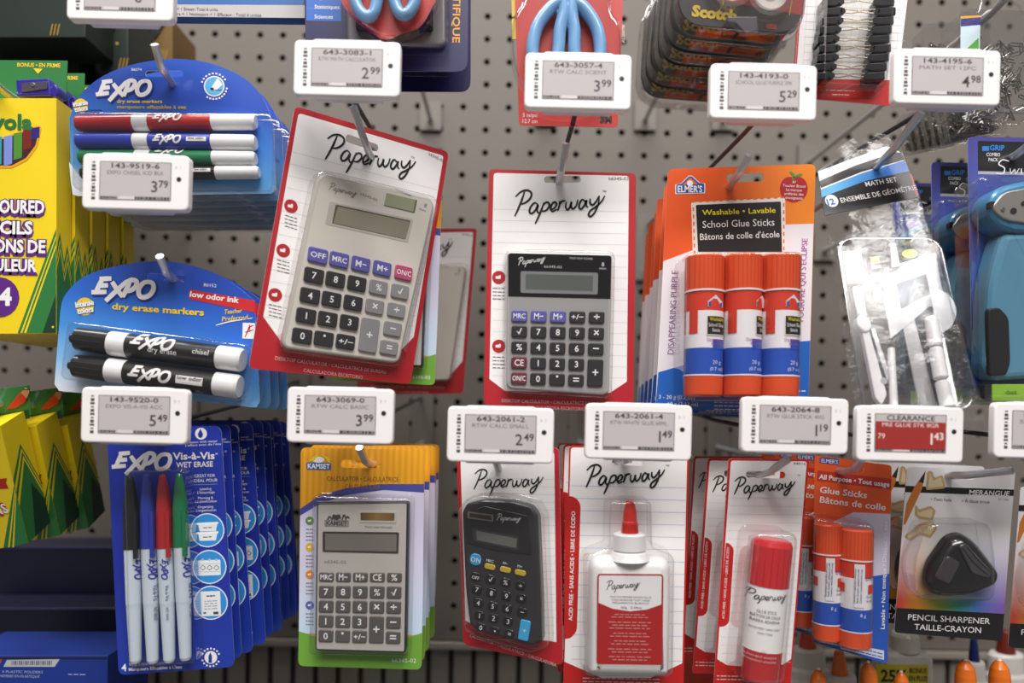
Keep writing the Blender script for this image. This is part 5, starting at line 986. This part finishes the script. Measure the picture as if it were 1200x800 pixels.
clipbox(1086, 28, 1160, 125, .53, 26, 'clear box of paper clips half hidden left of the stickered box', -4)
clipbox(1112, 124, 1176, 160, .50, 14, 'small clear clip box slanting below the 4.98 tag', -10)
for k in range(6): clipbox(1104 - k * 9, 122 + k * 2, 1150 - k * 9, 166 + k * 2, .512 + k * .014, 11, 'small clear clip box, %s in the row behind the slanting one' % ORD[k + 1] if k else 'small clear clip box, next behind the slanting one', -12)
# wide marker pack at the top left, seen as a grey strip
F = Fr(285, -60, .52, 1.2); F.root('marker_pack', 'blue pack with grey bottom strip listing its six pieces, at the top', 'markers')
b = F.b(); b.q([(150, -140), (358, -140), (357, 21), (150, 19)], 3, 0, 14, ink('#2A64A8'), bev=1); b.q([(150, 5), (357, 6), (357, 21), (150, 19)], 0, 14.1, 14.1, ink('#BDB9B8')); b.txt('4 Markers + 1 Cleaner + 1 Eraser: Total 6 units', 208, 12, 3.4, BLACK, 14.3, fit=92, al='C', rot=1); b.txt('4 Marqueurs + 1 Nettoyant + 1 Effaceur : Total 6 unités', 245, 18.5, 3.4, BLACK, 14.3, fit=120, rot=1); b.out('pack_box')
# dark green boxes at the top left, their shade put into near-black colours
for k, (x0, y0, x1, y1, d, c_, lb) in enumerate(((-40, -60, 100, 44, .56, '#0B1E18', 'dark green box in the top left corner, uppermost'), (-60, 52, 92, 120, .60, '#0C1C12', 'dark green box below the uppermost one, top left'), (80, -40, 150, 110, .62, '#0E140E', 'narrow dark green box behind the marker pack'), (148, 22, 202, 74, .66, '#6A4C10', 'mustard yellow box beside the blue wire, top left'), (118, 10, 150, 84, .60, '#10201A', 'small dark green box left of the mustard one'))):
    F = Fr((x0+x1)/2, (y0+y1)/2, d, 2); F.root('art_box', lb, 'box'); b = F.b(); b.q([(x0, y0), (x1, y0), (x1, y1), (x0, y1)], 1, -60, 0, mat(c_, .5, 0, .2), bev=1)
    for q in range(3): x = x0 + (x1-x0) * .72 + q * 4; b.q([(x, y1 - 16), (x + 1.6, y1 - 16), (x - 1, y1 - 3), (x - 2.6, y1 - 3)], 0, .3, .3, ink('#9A7A1C'))
    b.el(x0 + (x1-x0) * .6, y0 + (y1-y0) * .55, 2, 2, .3, .3, ink('#A8862A')); b.out('carton')
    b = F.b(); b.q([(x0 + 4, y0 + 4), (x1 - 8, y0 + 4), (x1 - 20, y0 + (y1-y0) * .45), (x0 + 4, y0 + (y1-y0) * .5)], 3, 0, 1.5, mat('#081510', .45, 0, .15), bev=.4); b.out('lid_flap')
# ---- 17. bottom left: dark blue display trays --------------------------------------
NB = mat('#070A28', .5, 0, .1)  # near-black navy: the shade of the stock above is in the colour
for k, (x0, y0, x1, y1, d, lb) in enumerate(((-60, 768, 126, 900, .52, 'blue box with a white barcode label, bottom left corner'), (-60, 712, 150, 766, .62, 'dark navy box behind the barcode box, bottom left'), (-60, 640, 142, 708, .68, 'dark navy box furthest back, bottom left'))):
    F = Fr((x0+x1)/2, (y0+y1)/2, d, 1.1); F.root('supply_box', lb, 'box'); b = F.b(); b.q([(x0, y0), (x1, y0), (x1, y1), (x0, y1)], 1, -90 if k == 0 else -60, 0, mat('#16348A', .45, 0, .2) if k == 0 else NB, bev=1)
    if k == 0:
        b.q([(8, 773), (70, 772), (64, 781), (4, 781)], 0, .2, .2, ink('#B9BCC4'))
        for q in range(22): b.rr(14 + q * 2.2, 776.5, .6 + (q * 7 % 3) * .35, 5, 0, .3, .3, ink('#22262E'))
        b.txt('4 PLASTIC FOLDERS', 2, 788, 3, ink('#A9B4DA'), .3, al='L', fit=48, sh=.2); b.txt('CHEMISES EN PLASTIQUE', -4, 793, 3, ink('#A9B4DA'), .3, al='L', fit=50, sh=.2); b.dash(90, 790, 20, ink('#A9B4DA'), .3, 1, None, 3); b.q([(-30, 772), (2, 772), (1, 777), (-30, 777)], 0, .25, .25, ink('#B8481C'))
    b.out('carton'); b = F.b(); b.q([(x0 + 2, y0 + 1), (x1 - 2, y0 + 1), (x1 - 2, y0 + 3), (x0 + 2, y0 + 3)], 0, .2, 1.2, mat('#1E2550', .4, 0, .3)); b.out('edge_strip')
# ---- 18. glue bottles at the bottom right ------------------------------------------
ORC, WB = mat('#E8741C', .32, 0, .3), mat('#DAD5CF', .35, 0, .2)
def bottle(x, ytip, d, label, kind, s_=1.0, tipc=None):
    """kind 0: tall pointed cap; 1: cone on round collar; 2: wide bottle with yellow label"""
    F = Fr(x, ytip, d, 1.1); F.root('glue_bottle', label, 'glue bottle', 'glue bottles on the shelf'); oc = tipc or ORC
    base = P(x, ytip, d); H = (base.z - zs) / F.s; V = lambda pr_: None
    b = F.b(); y = lambda v: (x + v * .019, ytip + v); c = 9 * s_; hh = H * .999 / cos(0)
    def lat(b, prof, r0=0, flat=1): b.lathe((x, ytip), tuple(y(H)), 0, [(t / H, r * s_, m) for t, r, m in prof], 24, flat)
    if kind == 0:
        lat(b, [(0, 1.4, WHITE), (2, 2, WHITE), (2, 2.4, oc), (5, 5, oc), (11, 8, oc), (20, 9.4, oc), (40, 10, oc), (42, 8, oc)]); b.out('cap'); b = F.b(); lat(b, [(40, 12, WB), (56, 13, WB), (57, 14, WB), (72, 20, WB), (H - 4, 20, WB), (H, 18, WB)], flat=.6)
    elif kind == 1:
        lat(b, [(0, 5, oc), (2, 6, oc), (26, 10, oc), (27, 9, oc)]); b.out('cap'); b = F.b(); lat(b, [(26, 17, WB), (29, 19.5, WB), (48, 20, WB), (52, 23, WB), (60, 24, WB), (80, 34, WB), (H - 4, 34, WB), (H, 31, WB)], flat=.7)
    else:
        lat(b, [(0, 13, WB), (3, 15, WB), (20, 15.5, WB), (22, 13, WB)]); b.out('cap'); b = F.b(); lp = [tuple(y(t)) for t in (20, 30)]
        lo = rnd([F.c(x - 33, ytip + 19, 0), F.c(x + 28, ytip + 20, 0), F.c(x + 28, ytip + H - 4, 0), F.c(x - 33, ytip + H - 4, 0)], [14, 14, 4, 4], 6); b.loft([(offs(lo, -6), -16), (lo, -10), (lo, 8), (offs(lo, -5), 14)], WB, close=True)
        b.q([(x - 34, ytip + 37), (x + 28, ytip + 38), (x + 28, ytip + 62), (x - 34, ytip + 61)], 1, 14.1, 14.4, ink('#CDBE1C')); b.q([(x - 34, ytip + 60), (x + 28, ytip + 61), (x + 28, ytip + 120), (x - 34, ytip + 120)], 1, 14.1, 14.3, ink('#B8301C'))
        b.txt('25%', x - 28, ytip + 57, 13, BLACK, 14.7, fit=30, al='L', bold=.03); b.txt('BONUS', x + 16, ytip + 47.5, 5.6, BLACK, 14.7, fit=20, bold=.02); b.txt('EN PLUS', x + 16, ytip + 56.5, 5.6, BLACK, 14.7, fit=21, bold=.02)
    b.out('bottle_body')
bottle(959, 782, .50, 'glue bottle with pointed orange cap, leftmost pointed one', 0); bottle(1017.5, 774, .50, 'glue bottle with the broad orange cap left of the bonus bottle', 0, 1.0)
bottle(1056, 785, .50, 'glue bottle with low pointed orange cap before the bonus bottle', 0, .9); bottle(1131, 771, .49, 'glue bottle with pointed orange cap below the sharpener card', 0, 1.15)
bottle(1171, 771, .49, 'glue bottle with pointed orange cap nearest the right edge', 0, 1.15); bottle(983.5, 763, .54, 'glue bottle with open orange cone cap on a white collar', 1, .95)
bottle(946, 732, .60, 'glue bottle with red cone cap behind the others, left', 1, .98, mat('#C2401C', .35, 0, .2)); bottle(1060, 741, .585, 'white bottle with a yellow 25% bonus label', 2)
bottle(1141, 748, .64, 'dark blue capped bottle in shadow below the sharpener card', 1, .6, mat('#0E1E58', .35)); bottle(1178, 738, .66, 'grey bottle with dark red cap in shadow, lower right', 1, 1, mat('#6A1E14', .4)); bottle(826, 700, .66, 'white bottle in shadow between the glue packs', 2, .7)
# ============================================================ HOOKS, TAGS
HK = [('hook of the thin dry erase markers, top left', (192, 86), (181, 52), (160, 196)), ('hook of the two-marker packs', (198, 325), (187, 300), None),
 ('hook of the tilted calculator pack', (428, 168), (414, 124), (406, 100)), ('hook of the black-topped calculator pack', (656, 208), (664, 168), (677, 120)),
 ('hook of the school glue sticks', (862, 210), (878, 182), (894, 132)), ('hook of the math set bag', (1041, 183), (1080, 131), (1110, 110)),
 ('hook of the gold calculator packs', (430, 544), (421, 524), (398, 500)), ('hook of the small black calculator', (584, 548), (580, 538), (586, 520)),
 ('hook of the white glue pack', (733, 541), (735, 528), (748, 515)), ('hook of the red glue stick pack', (897, 556), (923, 538), (932, 510)),
 ('hook of the all purpose glue sticks', (1000, 552), (1010, 538), (1067, 520)), ('hook of the sharpener packs', (1118, 558), (1187, 551), (1222, 515)),
 ('hook of the wet erase markers', (190, 512), (186, 500), (157, 500)), ('hook of the pencil boxes, left edge', (-10, 96), (-20, 80), None), ('hook of the crayon boxes, left edge', (-24, 470), (-30, 456), None),
 ('hook of the scientific calculators', (446, -80), (446, -100), None), ('hook of the top scissors pack', (668, -90), (668, -110), None), ('hook of the tape packs', (860, -80), (860, -100), None),
 ('hook of the binder clip pack', (1010, -80), (1012, -100), None), ('hook of the stickered clip box', (1176, 2), (1180, -10), None), ('hook of the stapler packs, right edge', (1206, 172), (1212, 150), None)]
for nm, h_, t_, g in HK: hook(nm, h_, t_, g, sag=0, tipd=.437 if 'math' in nm or 'sharp' in nm else .448)
TG = [(158.5, 213, '143-9519-6', 'EXPO CHISEL ICD BLK', '3', '79', 'white price tag reading 3.79 over the thin marker pack'), (157, 487, '143-9520-0', 'EXPO VIS-A-VIS ACC', '5', '49', 'white price tag reading 5.49 above the tall blue marker card'),
 (406.5, 80, '643-3083-1', 'RTW MATH CALCULATOR', '2', '99', 'white price tag reading 2.99 above the tilted calculator'), (677.5, 95, '643-3057-4', 'RTW CALC SCIENT', '3', '99', 'white price tag reading 3.99 on the red scissors pack'),
 (895, 107.5, '143-4193-0', 'SCHOOL GLUE PURPLE 3PK', '5', '29', 'white price tag reading 5.29 below the tape packs'), (1110.5, 90, '143-4195-6', 'MATH SET 12PC', '4', '98', 'white price tag reading 4.98 at the top right'),
 (398.5, 487, '643-3069-0', 'RTW CALC BASIC', '3', '99', 'white price tag reading 3.99 above the gold calculator card'), (586.5, 509.5, '643-2061-2', 'RTW CALC SMALL', '2', '49', 'white price tag reading 2.49 above the black calculator'),
 (748.5, 506, '643-2061-4', 'RTW WHITE GLUE 60ML', '1', '49', 'white price tag reading 1.49 above the white glue bottle'), (932, 498.5, '643-2064-8', 'RTW GLUE STICK 40G', '1', '19', 'white price tag reading 1.19 above the red glue stick'),
 (1228, 505, '143-4197-2', 'SHARPENER', '2', '29', 'white price tag cut off at the right edge'), (140.5, -9, '143-9518-8', 'EXPO SET', '6', '99', 'white price tag cut off at the top left')]
for t in TG: tag(*t)
tag(1067, 508.5, 'CLEARANCE', 'PRE GLUE STK 8GR', '1', '43', 'white price tag with red clearance screen reading 1.43', red=True)
